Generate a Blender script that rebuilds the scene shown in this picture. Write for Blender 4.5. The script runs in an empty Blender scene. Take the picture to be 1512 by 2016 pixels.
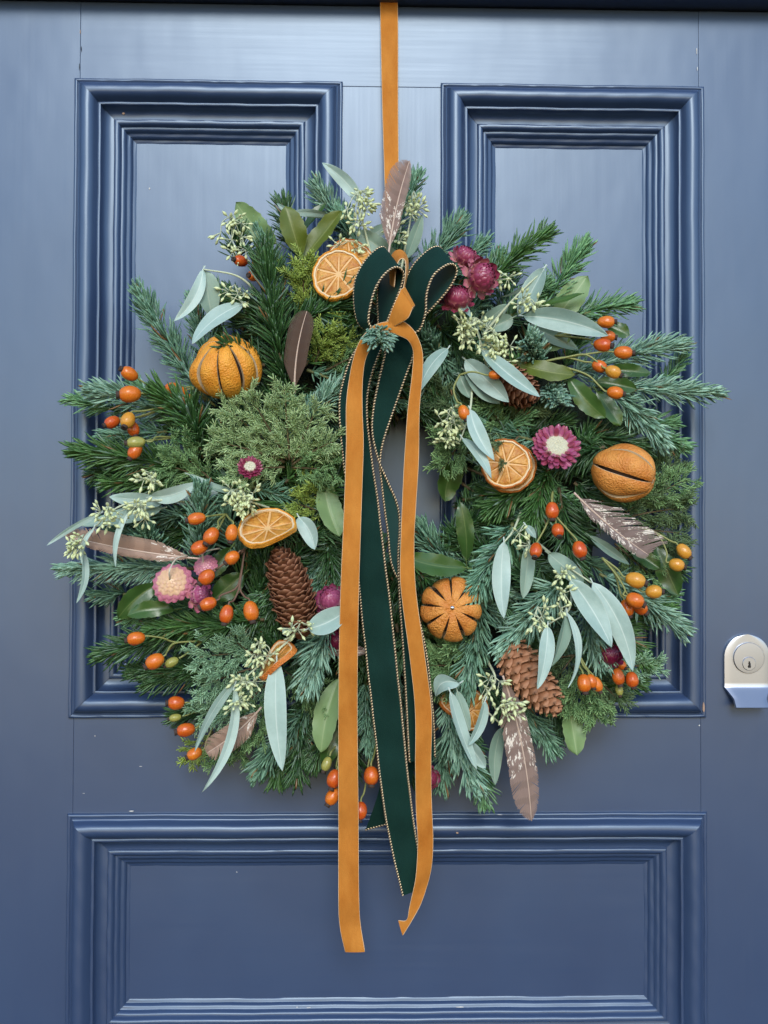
import bpy, bmesh, math, random
import numpy as np
from mathutils import Vector, Matrix

random.seed(11)
RNG = np.random.default_rng(11)
sc = bpy.context.scene
COL = sc.collection

# ---------------------------------------------------------------- camera
S = 0.0005            # metres per photo pixel on the door face
DIST = 1.0            # camera to door
F = DIST / S          # focal length in photo pixels
Z0 = 1.45             # height of the aimed point above the ground
YAW, PITCH, ROLL = math.radians(1.3), math.radians(1.2), math.radians(0.2)
_f = np.array([math.sin(YAW) * math.cos(PITCH), math.cos(YAW) * math.cos(PITCH), math.sin(PITCH)])
_r = np.array([math.cos(YAW), -math.sin(YAW), 0.0])
_u = np.cross(_r, _f)
_r, _u = _r * math.cos(ROLL) + _u * math.sin(ROLL), -_r * math.sin(ROLL) + _u * math.cos(ROLL)
CAM = np.array([0, 0, Z0]) - DIST * _f
cd = bpy.data.cameras.new('camera')
cam = bpy.data.objects.new('camera', cd)
COL.objects.link(cam)
cam.matrix_world = Matrix(((_r[0], _u[0], -_f[0], CAM[0]), (_r[1], _u[1], -_f[1], CAM[1]), (_r[2], _u[2], -_f[2], CAM[2]), (0, 0, 0, 1)))
cd.sensor_fit = 'VERTICAL'
cd.sensor_height = 36.0
cd.lens = F / 2016 * 36.0
cd.clip_start, cd.clip_end = 0.02, 200
sc.camera = cam

# ---------------------------------------------------------------- light
SUN_EL, SUN_AZ = 30.0, 180.0
w = bpy.data.worlds.new('World')
sc.world = w
w.use_nodes = True
nt = w.node_tree
nt.nodes.clear()
sky = nt.nodes.new('ShaderNodeTexSky')
sky.sky_type = 'NISHITA'
sky.sun_disc = False
sky.sun_elevation = math.radians(SUN_EL)
sky.sun_rotation = math.radians(SUN_AZ)
sky.air_density, sky.dust_density, sky.ozone_density = 1.1, 0.4, 2.0
bg = nt.nodes.new('ShaderNodeBackground')
bg.inputs[1].default_value = 0.15
wo = nt.nodes.new('ShaderNodeOutputWorld')
nt.links.new(sky.outputs[0], bg.inputs[0])
nt.links.new(bg.outputs[0], wo.inputs[0])
sl = bpy.data.lights.new('sun', 'SUN')
sl.energy, sl.angle, sl.color = 1.25, math.radians(24), (1.0, 0.985, 0.96)
sun = bpy.data.objects.new('sun', sl)
COL.objects.link(sun)
_e = math.radians(SUN_EL)
sun.rotation_euler = Vector((0.0 * math.cos(_e), math.cos(_e), -math.sin(_e))).to_track_quat('-Z', 'Y').to_euler()
sun.location = (-0.5, -3, 5)

sc.render.engine = 'CYCLES'
sc.cycles.use_denoising = True
sc.cycles.max_bounces = 8
sc.view_settings.view_transform = 'Standard'
sc.view_settings.look = 'None'
sc.view_settings.gamma = 1.0
sc.view_settings.exposure = 0.64

# ---------------------------------------------------------------- helpers
def P(px, py, d=0.0):
    """Photo pixel and distance in front of the door face -> world point."""
    v = _f + _r * ((px - 756) / F) + _u * ((1008 - py) / F)
    t = (-d - CAM[1]) / v[1]
    return CAM + v * t

def PS(d):
    return S * (1 - d / DIST)

def nrm(a):
    a = np.asarray(a, float)
    return a / np.maximum(np.linalg.norm(a, axis=-1, keepdims=True), 1e-12)

FRONT = np.array([0.0, -1.0, 0.0])

def link(o, parent=None):
    COL.objects.link(o)
    if parent is not None:
        o.parent = parent
    return o

def tag(o, label=None, cat=None, group=None, kind=None):
    if label: o['label'] = label
    if cat: o['category'] = cat
    if group: o['group'] = group
    if kind: o['kind'] = kind
    return o

def empty(name, loc):
    o = bpy.data.objects.new(name, None)
    o.empty_display_size = 0.01
    o.location = Vector(loc)
    return link(o)

def mesh(name, V, Fc, mats=(), uv=None, fmat=None, smooth=True, sharp=None, col=None):
    me = bpy.data.meshes.new(name)
    me.from_pydata([tuple(map(float, v)) for v in V], [], [tuple(map(int, f)) for f in Fc])
    for m in (mats if isinstance(mats, (list, tuple)) else (mats,)):
        me.materials.append(m)
    if fmat is not None:
        me.polygons.foreach_set('material_index', np.asarray(fmat, np.int32))
    if uv is not None:
        l = me.uv_layers.new(name='UVMap')
        idx = np.empty(len(me.loops), np.int32)
        me.loops.foreach_get('vertex_index', idx)
        l.data.foreach_set('uv', np.asarray(uv, np.float32)[idx].ravel())
    if col is not None:
        a = me.color_attributes.new('col', 'FLOAT_COLOR', 'POINT')
        a.data.foreach_set('color', np.asarray(col, np.float32).ravel())
    if smooth:
        me.shade_smooth()
        if sharp:
            me.set_sharp_from_angle(angle=math.radians(sharp))
    me.update()
    return me

def obj(name, me, parent=None, origin=None, mat4=None):
    """A mesh object. origin: world point the mesh verts are already relative to (top-level only)."""
    o = bpy.data.objects.new(name, me)
    if origin is not None:
        o.location = Vector(origin)
    if mat4 is not None:
        o.matrix_local = mat4
    return link(o, parent)

def join(*parts):
    V, Fc, n = [], [], 0
    for v, f in parts:
        v = np.asarray(v, float)
        V.append(v)
        Fc += [tuple(i + n for i in q) for q in f]
        n += len(v)
    return np.concatenate(V), Fc

def cr(pts, n):
    """Catmull-Rom through pts -> n samples."""
    p = np.asarray(pts, float)
    if len(p) == 2:
        t = np.linspace(0, 1, n)[:, None]
        return p[0] * (1 - t) + p[1] * t
    q = np.vstack([2 * p[0] - p[1], p, 2 * p[-1] - p[-2]])
    t = np.linspace(0, len(p) - 1 - 1e-9, n)
    i = t.astype(int)
    u = (t - i)[:, None]
    a, b, c, d = q[i], q[i + 1], q[i + 2], q[i + 3]
    return 0.5 * ((2 * b) + (-a + c) * u + (2 * a - 5 * b + 4 * c - d) * u ** 2 + (-a + 3 * b - 3 * c + d) * u ** 3)

def frames(p):
    T = nrm(np.gradient(p, axis=0))
    a = np.array([0, -1.0, 0.05])
    if abs(T[0] @ nrm(a)) > 0.9:
        a = np.array([0, 0.1, 1.0])
    N = np.zeros_like(T)
    n = nrm(a - T[0] * (a @ T[0]))
    for i in range(len(p)):
        n = nrm(n - T[i] * (n @ T[i]))
        N[i] = n
    return T, N, np.cross(T, N)

def tube(p, r, seg=6, cap=True):
    p = np.asarray(p, float)
    r = np.broadcast_to(np.asarray(r, float), (len(p),))
    T, N, B = frames(p)
    a = np.linspace(0, 2 * math.pi, seg, endpoint=False)
    V = (p[:, None] + (N[:, None] * np.cos(a)[None, :, None] + B[:, None] * np.sin(a)[None, :, None]) * r[:, None, None]).reshape(-1, 3)
    Fc = []
    for i in range(len(p) - 1):
        for j in range(seg):
            k = (j + 1) % seg
            Fc.append((i * seg + j, i * seg + k, (i + 1) * seg + k, (i + 1) * seg + j))
    if cap:
        Fc.append(tuple(range(seg))[::-1])
        Fc.append(tuple((len(p) - 1) * seg + j for j in range(seg)))
    return V, Fc

def lathe(prof, seg=16):
    """prof: (r, z) list, r = 0 at the ends allowed; about z."""
    V, Fc = [], []
    a = np.linspace(0, 2 * math.pi, seg, endpoint=False)
    for r, z in prof:
        r = max(r, 1e-6)
        V += [(r * math.cos(t), r * math.sin(t), z) for t in a]
    for i in range(len(prof) - 1):
        for j in range(seg):
            k = (j + 1) % seg
            Fc.append((i * seg + j, i * seg + k, (i + 1) * seg + k, (i + 1) * seg + j))
    Fc.append(tuple(range(seg))[::-1])
    Fc.append(tuple((len(prof) - 1) * seg + j for j in range(seg)))
    return np.array(V), Fc

def axes(z, x=None):
    """3x3 (columns x, y, z) with the given z."""
    z = nrm(z)
    x = np.array([1.0, 0, 0]) if x is None else np.asarray(x, float)
    if abs(nrm(x) @ z) > 0.97:
        x = np.array([0, 0, 1.0]) if abs(z[2]) < 0.9 else np.array([0, 1.0, 0])
    x = nrm(x - z * (x @ z))
    y = np.cross(z, x)
    return np.stack([x, y, z], axis=1)

def m4(R, t=(0, 0, 0), s=1.0):
    s = np.broadcast_to(np.asarray(s, float), (3,))
    M = Matrix.Identity(4)
    for i in range(3):
        for j in range(3):
            M[i][j] = float(R[i, j] * s[j])
        M[i][3] = float(t[i])
    return M

# ---------------------------------------------------------------- materials
class NT:
    def __init__(self, name):
        self.m = bpy.data.materials.new(name)
        self.m.use_nodes = True
        self.t = self.m.node_tree
        self.b = self.t.nodes['Principled BSDF']
    def n(self, kind, **kw):
        o = self.t.nodes.new('ShaderNode' + kind)
        for k, v in kw.items():
            setattr(o, k, v)
        return o
    def l(self, a, b):
        self.t.links.new(a, b)
    def set(self, **kw):
        for k, v in kw.items():
            self.b.inputs[k.replace('_', ' ')].default_value = v
        return self
    def coord(self, which='Object', scale=(1, 1, 1), rot=(0, 0, 0)):
        c = self.n('TexCoord')
        mp = self.n('Mapping')
        mp.inputs['Scale'].default_value = scale
        mp.inputs['Rotation'].default_value = rot
        self.l(c.outputs[which], mp.inputs[0])
        return mp.outputs[0]
    def noise(self, vec, scale, detail=4, rough=0.55, dist=0.0):
        x = self.n('TexNoise')
        x.inputs['Scale'].default_value = scale
        x.inputs['Detail'].default_value = detail
        x.inputs['Roughness'].default_value = rough
        x.inputs['Distortion'].default_value = dist
        if vec is not None:
            self.l(vec, x.inputs['Vector'])
        return x.outputs['Fac']
    def ramp(self, fac, stops, interp='LINEAR'):
        r = self.n('ValToRGB')
        cr_ = r.color_ramp
        cr_.interpolation = interp
        while len(cr_.elements) < len(stops):
            cr_.elements.new(0.5)
        for e, (p, c) in zip(cr_.elements, stops):
            e.position = p
            e.color = (*c, 1) if len(c) == 3 else c
        self.l(fac, r.inputs[0])
        return r.outputs[0]
    def math(self, op, a, b=None, clamp=False):
        x = self.n('Math', operation=op, use_clamp=clamp)
        for i, v in enumerate((a, b)):
            if v is None: continue
            if isinstance(v, (int, float)): x.inputs[i].default_value = v
            else: self.l(v, x.inputs[i])
        return x.outputs[0]
    def mix(self, fac, a, b, blend='MIX'):
        x = self.n('Mix', data_type='RGBA', blend_type=blend)
        for i, v in ((0, fac), (6, a), (7, b)):
            if isinstance(v, (int, float)): x.inputs[i].default_value = v
            elif isinstance(v, tuple): x.inputs[i].default_value = (*v, 1) if len(v) == 3 else v
            else: self.l(v, x.inputs[i])
        return x.outputs[2]
    def bump(self, h, strength=0.3, dist=0.001, normal=None):
        x = self.n('Bump')
        x.inputs['Strength'].default_value = strength
        x.inputs['Distance'].default_value = dist
        self.l(h, x.inputs['Height'])
        if normal is not None:
            self.l(normal, x.inputs['Normal'])
        return x.outputs[0]
    def base(self, c):
        if isinstance(c, tuple): self.b.inputs['Base Color'].default_value = (*c, 1)
        else: self.l(c, self.b.inputs['Base Color'])
        return self
    def nor(self, x):
        self.l(x, self.b.inputs['Normal'])
        return self
    def rnd(self):
        return self.n('ObjectInfo').outputs['Random']
    def uv(self):
        s = self.n('SeparateXYZ')
        self.l(self.n('TexCoord').outputs['UV'], s.inputs[0])
        return s.outputs[0], s.outputs[1]

def paint(name, vertical):
    t = NT(name)
    sc1 = (260, 260, 6) if vertical else (6, 260, 260)
    v = t.coord('Object', sc1)
    g = t.noise(v, 1.0, 5, 0.65)
    v2 = t.coord('Object', (9, 9, 5))
    big = t.noise(v2, 1.0, 3, 0.5)
    v3 = t.coord('Object', (1, 1, 1))
    fine = t.noise(v3, 900, 2, 0.6)
    c = t.ramp(big, [(0.3, (0.029, 0.052, 0.119)), (0.7, (0.034, 0.062, 0.136))])
    t.base(c)
    r = t.ramp(g, [(0.3, (0.32,) * 3), (0.7, (0.36,) * 3)])
    t.l(r, t.b.inputs['Roughness'])
    b = t.bump(g, 0.045 if vertical else 0.025, 0.0006)
    b = t.bump(big, 0.35, 0.004, b)
    b = t.bump(fine, 0.05, 0.0003, b)
    dn = t.ramp(t.noise(t.coord('Object', (1.0, 1.0, 1.6) if vertical else (1.6, 1.0, 1.0)), 26, 2, 0.5), [(0.70, (0, 0, 0)), (0.78, (1, 1, 1))])
    b = t.bump(dn, -0.5, 0.0010, b)
    t.nor(b)
    t.set(IOR=1.62, Specular_IOR_Level=0.76)
    t.b.inputs['Specular Tint'].default_value = (0.74, 0.89, 1.0, 1)
    return t.m

M = {}
M['paint_v'] = paint('navy_paint_vertical', True)
M['paint_h'] = paint('navy_paint_horizontal', False)

def simple(name, c, rough=0.5, **kw):
    t = NT(name)
    t.base(c).set(Roughness=rough, **kw)
    M[name] = t.m
    return t

simple('chip_white', (0.62, 0.62, 0.6), 0.8)
simple('chip_wood', (0.36, 0.24, 0.17), 0.8)
simple('keyhole_black', (0.004, 0.004, 0.005), 0.6)

t = NT('satin_chrome')
t.base((0.44, 0.47, 0.53)).set(Metallic=1.0, Roughness=0.36)
t.nor(t.bump(t.noise(t.coord('Object', (1, 1, 1)), 1600, 2), 0.06, 0.0003))
M['chrome'] = t.m
t = NT('lock_metal')
t.base((0.40, 0.435, 0.51)).set(Metallic=1.0, Roughness=0.34)
M['lock'] = t.m

def foliage(name, rough, spec=0.5, sheen=0.0):
    t = NT(name)
    a = t.n('Attribute', attribute_name='col')
    t.base(a.outputs['Color']).set(Roughness=rough, Specular_IOR_Level=spec)
    M[name] = t.m

foliage('noble', 0.5, 0.45)
foliage('nordmann', 0.34, 0.55)
foliage('juniper', 0.55, 0.4)
simple('twig', (0.10, 0.075, 0.035), 0.7)
simple('green_twig', (0.16, 0.17, 0.06), 0.6)
simple('bud', (0.30, 0.13, 0.06), 0.6)
t = NT('moss_shade')
n1 = t.noise(t.coord('Object', (1, 1, 1)), 260, 5, 0.7)
t.base(t.ramp(n1, [(0.3, (0.006, 0.012, 0.006)), (0.7, (0.02, 0.035, 0.015))])).set(Roughness=0.95)  # green-black moss: the shade of the gaps is put into the colour
t.nor(t.bump(n1, 1.0, 0.006))
M['moss_shade'] = t.m

def leafmat(name, c1, c2, vein, rough, spec=0.5, veins=0.25, dots=0.0):
    t = NT(name)
    u, v = t.uv()
    mid = t.math('ABSOLUTE', t.math('SUBTRACT', u, 0.5))
    rib = t.math('SUBTRACT', 1.0, t.math('MULTIPLY', mid, 26.0), True)
    # side veins: slanted waves
    ph = t.math('SUBTRACT', t.math('MULTIPLY', v, 75.0), t.math('MULTIPLY', mid, 70.0))
    sv = t.math('POWER', t.math('ABSOLUTE', t.math('SINE', ph)), 12.0)
    sv = t.math('SUBTRACT', 1.0, t.math('MULTIPLY', t.math('ABSOLUTE', t.math('SINE', ph)), 7.0), True)
    nz = t.noise(t.coord('Object'), 75, 6, 0.68)
    base = t.mix(t.math('ADD', t.math('MULTIPLY', t.rnd(), 0.75), t.math('MULTIPLY', t.math('SUBTRACT', nz, 0.35), 1.1), True), c1, c2)
    sp = t.noise(t.coord('Object'), 330, 3, 0.6)
    base = t.mix(t.ramp(sp, [(0.67, (0, 0, 0)), (0.74, (0.30,) * 3)]), base, (0.16, 0.15, 0.07))
    edge = t.ramp(mid, [(0.455, (0, 0, 0)), (0.5, (0.35,) * 3)])
    base = t.mix(edge, base, vein)
    fac = t.math('ADD', t.math('MULTIPLY', rib, 0.72), t.math('MULTIPLY', sv, veins), True)
    base = t.mix(fac, base, vein)
    hv = t.math('ADD', rib, t.math('MULTIPLY', sv, 0.3))
    t.base(base).set(Roughness=rough, Specular_IOR_Level=spec)
    t.nor(t.bump(nz, 0.25, 0.0015, t.bump(hv, -0.35, 0.0006)))
    M[name] = t.m

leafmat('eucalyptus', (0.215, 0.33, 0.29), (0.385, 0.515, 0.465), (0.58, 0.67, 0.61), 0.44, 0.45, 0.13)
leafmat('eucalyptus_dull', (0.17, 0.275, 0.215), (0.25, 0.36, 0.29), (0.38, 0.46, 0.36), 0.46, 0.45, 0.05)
leafmat('laurel', (0.026, 0.070, 0.016), (0.052, 0.115, 0.024), (0.13, 0.19, 0.06), 0.30, 0.5, 0.22)
leafmat('laurel_pale', (0.15, 0.25, 0.09), (0.19, 0.30, 0.13), (0.30, 0.40, 0.20), 0.45, 0.45, 0.2)
leafmat('laurel_olive', (0.075, 0.105, 0.014), (0.125, 0.165, 0.022), (0.22, 0.25, 0.08), 0.42, 0.45, 0.2)
t = NT('seed_pod')
t.base(t.mix(t.noise(t.coord('Object'), 180, 2), (0.50, 0.60, 0.28), (0.76, 0.80, 0.50))).set(Roughness=0.5)
M['pod'] = t.m
simple('pod_stem', (0.52, 0.58, 0.40), 0.55)

def hipmat(name, a, b):
    t = NT(name)
    v = t.noise(t.coord('Object'), 90, 3)
    fac = t.math('ADD', t.math('MULTIPLY', t.math('SUBTRACT', v, 0.2), 0.9), t.math('MULTIPLY', t.rnd(), 0.55), True)
    spots = t.ramp(t.noise(t.coord('Object'), 620, 2), [(0.68, (0, 0, 0)), (0.75, (0.55,) * 3)])
    t.base(t.mix(spots, t.mix(fac, a, b), (0.10, 0.03, 0.015))).set(Roughness=0.24, Specular_IOR_Level=0.5, Subsurface_Weight=0.08, Subsurface_Radius=(0.004, 0.0015, 0.0005))
    t.b.inputs['Subsurface Scale'].default_value = 1.0
    t.nor(t.bump(t.noise(t.coord('Object'), 400, 3), 0.2, 0.0006, t.bump(v, 0.35, 0.0025)))
    M[name] = t.m
hipmat('hip_orange', (0.46, 0.035, 0.010), (0.68, 0.20, 0.018))
hipmat('hip_amber', (0.58, 0.25, 0.03), (0.62, 0.30, 0.04))
hipmat('hip_green', (0.24, 0.27, 0.06), (0.40, 0.36, 0.10))
simple('calyx', (0.045, 0.028, 0.022), 0.8)
simple('hip_stem', (0.24, 0.26, 0.085), 0.55)
simple('hip_stem_brown', (0.15, 0.085, 0.055), 0.6)

def peelmat(name, a, b):
    t = NT(name)
    co = t.coord('Object')
    n1 = t.noise(co, 60, 4)
    n2 = t.noise(co, 900, 3, 0.7)
    vor = t.n('TexVoronoi')
    vor.inputs['Scale'].default_value = 620
    t.l(co, vor.inputs['Vector'])
    c = t.mix(t.ramp(n1, [(0.3, (0, 0, 0)), (0.7, (1, 1, 1))]), a, b)
    c = t.mix(t.ramp(n2, [(0.62, (0, 0, 0)), (0.74, (0.45,) * 3)]), c, (0.75, 0.52, 0.28))
    t.base(c).set(Roughness=0.5, Specular_IOR_Level=0.4)
    h = t.math('ADD', vor.outputs['Distance'], t.math('MULTIPLY', n1, 2.0))
    wr = t.noise(co, 170, 5, 0.6, 0.8)
    t.nor(t.bump(h, 0.6, 0.0012, t.bump(wr, 0.35, 0.003)))
    M[name] = t.m
peelmat('peel_bright', (0.66, 0.235, 0.015), (0.82, 0.38, 0.045))
peelmat('peel_rust', (0.52, 0.165, 0.024), (0.70, 0.31, 0.065))
peelmat('peel_dark', (0.52, 0.13, 0.02), (0.62, 0.22, 0.04))
simple('pith', (0.66, 0.50, 0.32), 0.85)
simple('pith_light', (0.74, 0.58, 0.36), 0.85)
simple('membrane', (0.70, 0.44, 0.19), 0.6)
simple('orange_core', (0.045, 0.022, 0.014), 0.9)
t = NT('flesh')
co = t.coord('Object')
n1 = t.noise(co, 160, 5, 0.65, 0.6)
t.base(t.mix(t.ramp(n1, [(0.35, (0, 0, 0)), (0.7, (1, 1, 1))]), (0.44, 0.15, 0.015), (0.70, 0.37, 0.08))).set(Roughness=0.42)
t.nor(t.bump(n1, 0.7, 0.002))
M['flesh'] = t.m
simple('steel_pin', (0.8, 0.8, 0.8), 0.2, Metallic=1.0)

def conemat(name, a, b, tip):
    t = NT(name)
    u, v = t.uv()
    n1 = t.noise(t.coord('Object', (1, 1, 1)), 240, 4)
    c = t.mix(t.math('ADD', t.math('MULTIPLY', n1, 0.6), t.math('MULTIPLY', t.rnd(), 0.5), True), a, b)
    c = t.mix(t.ramp(v, [(0.72, (0, 0, 0)), (1.0, (0.75,) * 3)]), c, tip)
    t.base(c).set(Roughness=0.6, Specular_IOR_Level=0.35)
    t.nor(t.bump(n1, 0.4, 0.0012))
    M[name] = t.m
conemat('cone_dark', (0.125, 0.042, 0.019), (0.205, 0.075, 0.036), (0.38, 0.19, 0.11))
conemat('cone_tan', (0.28, 0.115, 0.052), (0.38, 0.175, 0.09), (0.46, 0.24, 0.135))
simple('cone_core', (0.05, 0.02, 0.01), 0.9)

def petalmat(name, base, mid, tip, rough=0.30):
    t = NT(name)
    u, v = t.uv()
    n1 = t.noise(t.coord('UV', (14, 2, 1)), 2.0, 3)
    c = t.ramp(v, [(0.0, base), (0.55, mid), (1.0, tip)])
    c = t.mix(t.math('MULTIPLY', t.rnd(), 0.35), c, mid)
    c = t.mix(t.math('MULTIPLY', n1, 0.3), c, base)
    t.base(c).set(Roughness=rough, Specular_IOR_Level=0.6)
    M[name] = t.m
petalmat('petal_magenta', (0.50, 0.20, 0.18), (0.19, 0.007, 0.05), (0.30, 0.02, 0.10))
petalmat('petal_open', (0.70, 0.42, 0.46), (0.30, 0.014, 0.125), (0.27, 0.012, 0.10))
petalmat('petal_dark', (0.22, 0.03, 0.06), (0.15, 0.008, 0.038), (0.20, 0.012, 0.06))
petalmat('petal_pink', (0.68, 0.42, 0.28), (0.56, 0.19, 0.27), (0.38, 0.05, 0.19))
petalmat('petal_gold', (0.62, 0.40, 0.20), (0.70, 0.45, 0.27), (0.72, 0.42, 0.32))
t = NT('floret')
n1 = t.noise(t.coord('Object'), 900, 3)
t.base(t.mix(n1, (0.52, 0.50, 0.30), (0.80, 0.78, 0.62))).set(Roughness=0.85)
t.nor(t.bump(n1, 1.0, 0.002))
M['floret'] = t.m

def feathermat(name, a, b, marks):
    t = NT(name)
    u, v = t.uv()
    n1 = t.noise(t.coord('UV', (60, 4, 1)), 1.0, 3)
    c = t.mix(n1, a, b)
    bar = t.math('SINE', t.math('ADD', t.math('MULTIPLY', v, 52.0), t.math('MULTIPLY', t.math('ABSOLUTE', t.math('SUBTRACT', u, 0.5)), 9.0)))
    c = t.mix(t.math('MULTIPLY', t.math('GREATER_THAN', bar, 0.25), 0.22), c, (0.07, 0.045, 0.035))
    nz = t.noise(t.coord('UV', (3.2, 9, 1)), 1.3, 5, 0.75, 0.4)
    lo, hi = marks
    band = t.math('MULTIPLY', t.math('GREATER_THAN', v, lo), t.math('LESS_THAN', v, hi))
    mk = t.math('MULTIPLY', t.ramp(nz, [(0.535, (0, 0, 0)), (0.57, (1, 1, 1))]), band)
    c = t.mix(mk, c, (0.72, 0.66, 0.58))
    t.base(c).set(Roughness=0.5, Specular_IOR_Level=0.35)
    M[name] = t.m
feathermat('feather_brown', (0.17, 0.105, 0.085), (0.27, 0.18, 0.15), (0.05, 0.52))
feathermat('feather_low', (0.19, 0.13, 0.11), (0.29, 0.21, 0.18), (0.22, 0.62))
feathermat('feather_spot', (0.17, 0.125, 0.115), (0.25, 0.185, 0.17), (0.02, 0.85))
feathermat('feather_tan', (0.26, 0.165, 0.12), (0.36, 0.235, 0.175), (0.0, 0.3))
feathermat('feather_dark', (0.04, 0.02, 0.012), (0.08, 0.042, 0.026), (2.0, 3.0))
simple('quill', (0.55, 0.42, 0.34), 0.4)

def velvet(name, a, b, sheen, tint):
    t = NT(name)
    n1 = t.noise(t.coord('Object', (1, 1, 0.45)), 48, 6, 0.62)
    n2 = t.noise(t.coord('Object', (1, 1, 1)), 1300, 3)
    c = t.mix(t.ramp(n1, [(0.32, (0, 0, 0)), (0.68, (1, 1, 1))]), a, b)
    t.base(t.mix(t.math('MULTIPLY', n2, 0.4), c, a)).set(Roughness=0.85, Specular_IOR_Level=0.15, Sheen_Weight=sheen, Sheen_Roughness=0.35)
    t.b.inputs['Sheen Tint'].default_value = (*tint, 1)
    t.nor(t.bump(n2, 0.5, 0.0006, t.bump(n1, 0.25, 0.002)))
    M[name] = t.m
velvet('velvet_orange', (0.41, 0.138, 0.018), (0.57, 0.235, 0.042), 0.45, (1.0, 0.62, 0.3))
velvet('velvet_green', (0.004, 0.024, 0.019), (0.006, 0.034, 0.027), 0.10, (0.15, 0.6, 0.5))
simple('ribbon_edge', (0.72, 0.50, 0.29), 0.7)
simple('ribbon_back', (0.60, 0.36, 0.20), 0.6)
simple('green_back', (0.012, 0.055, 0.05), 0.5)
simple('gold_cord', (0.80, 0.62, 0.38), 0.32, Metallic=0.7)
simple('dark_cord', (0.06, 0.035, 0.022), 0.6)
simple('wire_stem', (0.55, 0.50, 0.40), 0.5)

# ---------------------------------------------------------------- the door and lintel
def D(x, z, h=0.0):
    """Door-face coordinates in photo pixels from the aimed point, h metres proud of the face."""
    return np.array([x * S, -h, Z0 + z * S])

door = empty('front_door', (0.0, 0.02, 0.35))
tag(door, 'navy blue painted wooden panelled front door behind the wreath', 'door')
DO = np.array([0.0, 0.02, 0.35])

def slab(name, x0, x1, z0, z1, front, back, mat, bev=0.0004):
    """A board; front/back: metres proud of the face (negative = behind)."""
    bm = bmesh.new()
    a, b = D(x0, z0, front) - DO, D(x1, z1, back) - DO
    g = 0.00003
    vs = [bm.verts.new((x, y, z)) for x in (a[0] + g, b[0] - g) for y in (a[1], b[1]) for z in (a[2] + g, b[2] - g)]
    for q in ((0, 1, 3, 2), (4, 6, 7, 5), (0, 4, 5, 1), (2, 3, 7, 6), (0, 2, 6, 4), (1, 5, 7, 3)):
        bm.faces.new([vs[i] for i in q])
    bmesh.ops.recalc_face_normals(bm, faces=bm.faces)
    bmesh.ops.bevel(bm, geom=list(bm.edges), offset=bev, segments=2, affect='EDGES', profile=0.6)
    me = bpy.data.meshes.new(name)
    bm.to_mesh(me)
    bm.free()
    me.materials.append(mat)
    return obj(name, me, door)

XL, XA, XB, XR = -603, -93, 118, 627
ZT, ZM0, ZM1, ZB = 845, -396, -595, -1068
slab('stile', -980, XL, -2200, 1006, 0, -0.04, M['paint_v'])
slab('stile', XR, 980, -2200, 1006, 0, -0.04, M['paint_v'])
slab('rail', XL, XR, ZT, 1006, -0.0004, -0.04, M['paint_h'])
slab('rail', XL, XR, ZM1, ZM0, -0.0003, -0.04, M['paint_h'])
slab('rail', XL, XR, -2200, ZB, -0.0003, -0.04, M['paint_h'])
slab('mullion', XA, XB, ZM0, ZT, -0.0006, -0.04, M['paint_v'])
PAN = 0.018
slab('panel', XL - 10, XA + 10, ZM0 - 10, ZT + 10, -PAN, -0.032, M['paint_v'])
slab('panel', XB - 10, XR + 10, ZM0 - 10, ZT + 10, -PAN, -0.032, M['paint_v'])
slab('panel', XL - 10, XR + 10, ZB - 10, ZM1 + 10, -PAN, -0.032, M['paint_h'])

PROF = [(0, -0.5), (0, 2.2), (0.5, 3.0), (1.6, 3.5), (2.9, 3.3), (3.6, 2.6), (4.2, 2.3), (4.7, 2.9), (5.2, 4.2), (6.4, 4.6), (7.0, 5.4), (7.8, 8.2), (9.0, 10.6), (10.6, 12.2),
        (12.6, 13.0), (14.8, 13.3), (17, 13.2), (19.2, 12.6), (21, 11.3), (22.7, 9.3), (24.1, 6.9), (25.2, 5.2), (25.7, 4.3), (26.1, 4.5), (26.8, 4.6), (27.8, 4.6), (28.5, 4.3), (28.8, 3.2),
        (29.2, 0.5), (30.4, -2.4), (32.4, -4.6), (35, -5.9), (38, -6.4), (39.8, -6.5), (40.2, -5.5), (40.9, -4.6), (42, -4.3), (43.8, -4.3), (45.2, -4.9), (46.3, -6.4), (46.9, -8.2),
        (47.6, -8.9), (49.4, -8.9), (50.2, -9.4), (51.6, -11.0), (52.2, -12.6), (53, -13.1), (55, -13.2), (56, -13.8), (57.2, -15.4), (57.8, -16.9), (58.6, -17.2), (60.4, -17.4), (61.4, -18.0), (61.8, -19.5)]
PROF = [(t_ * 57.5 / 62 / 0.5, h_ / 1000) for t_, h_ in PROF]     # pixels, metres

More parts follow.
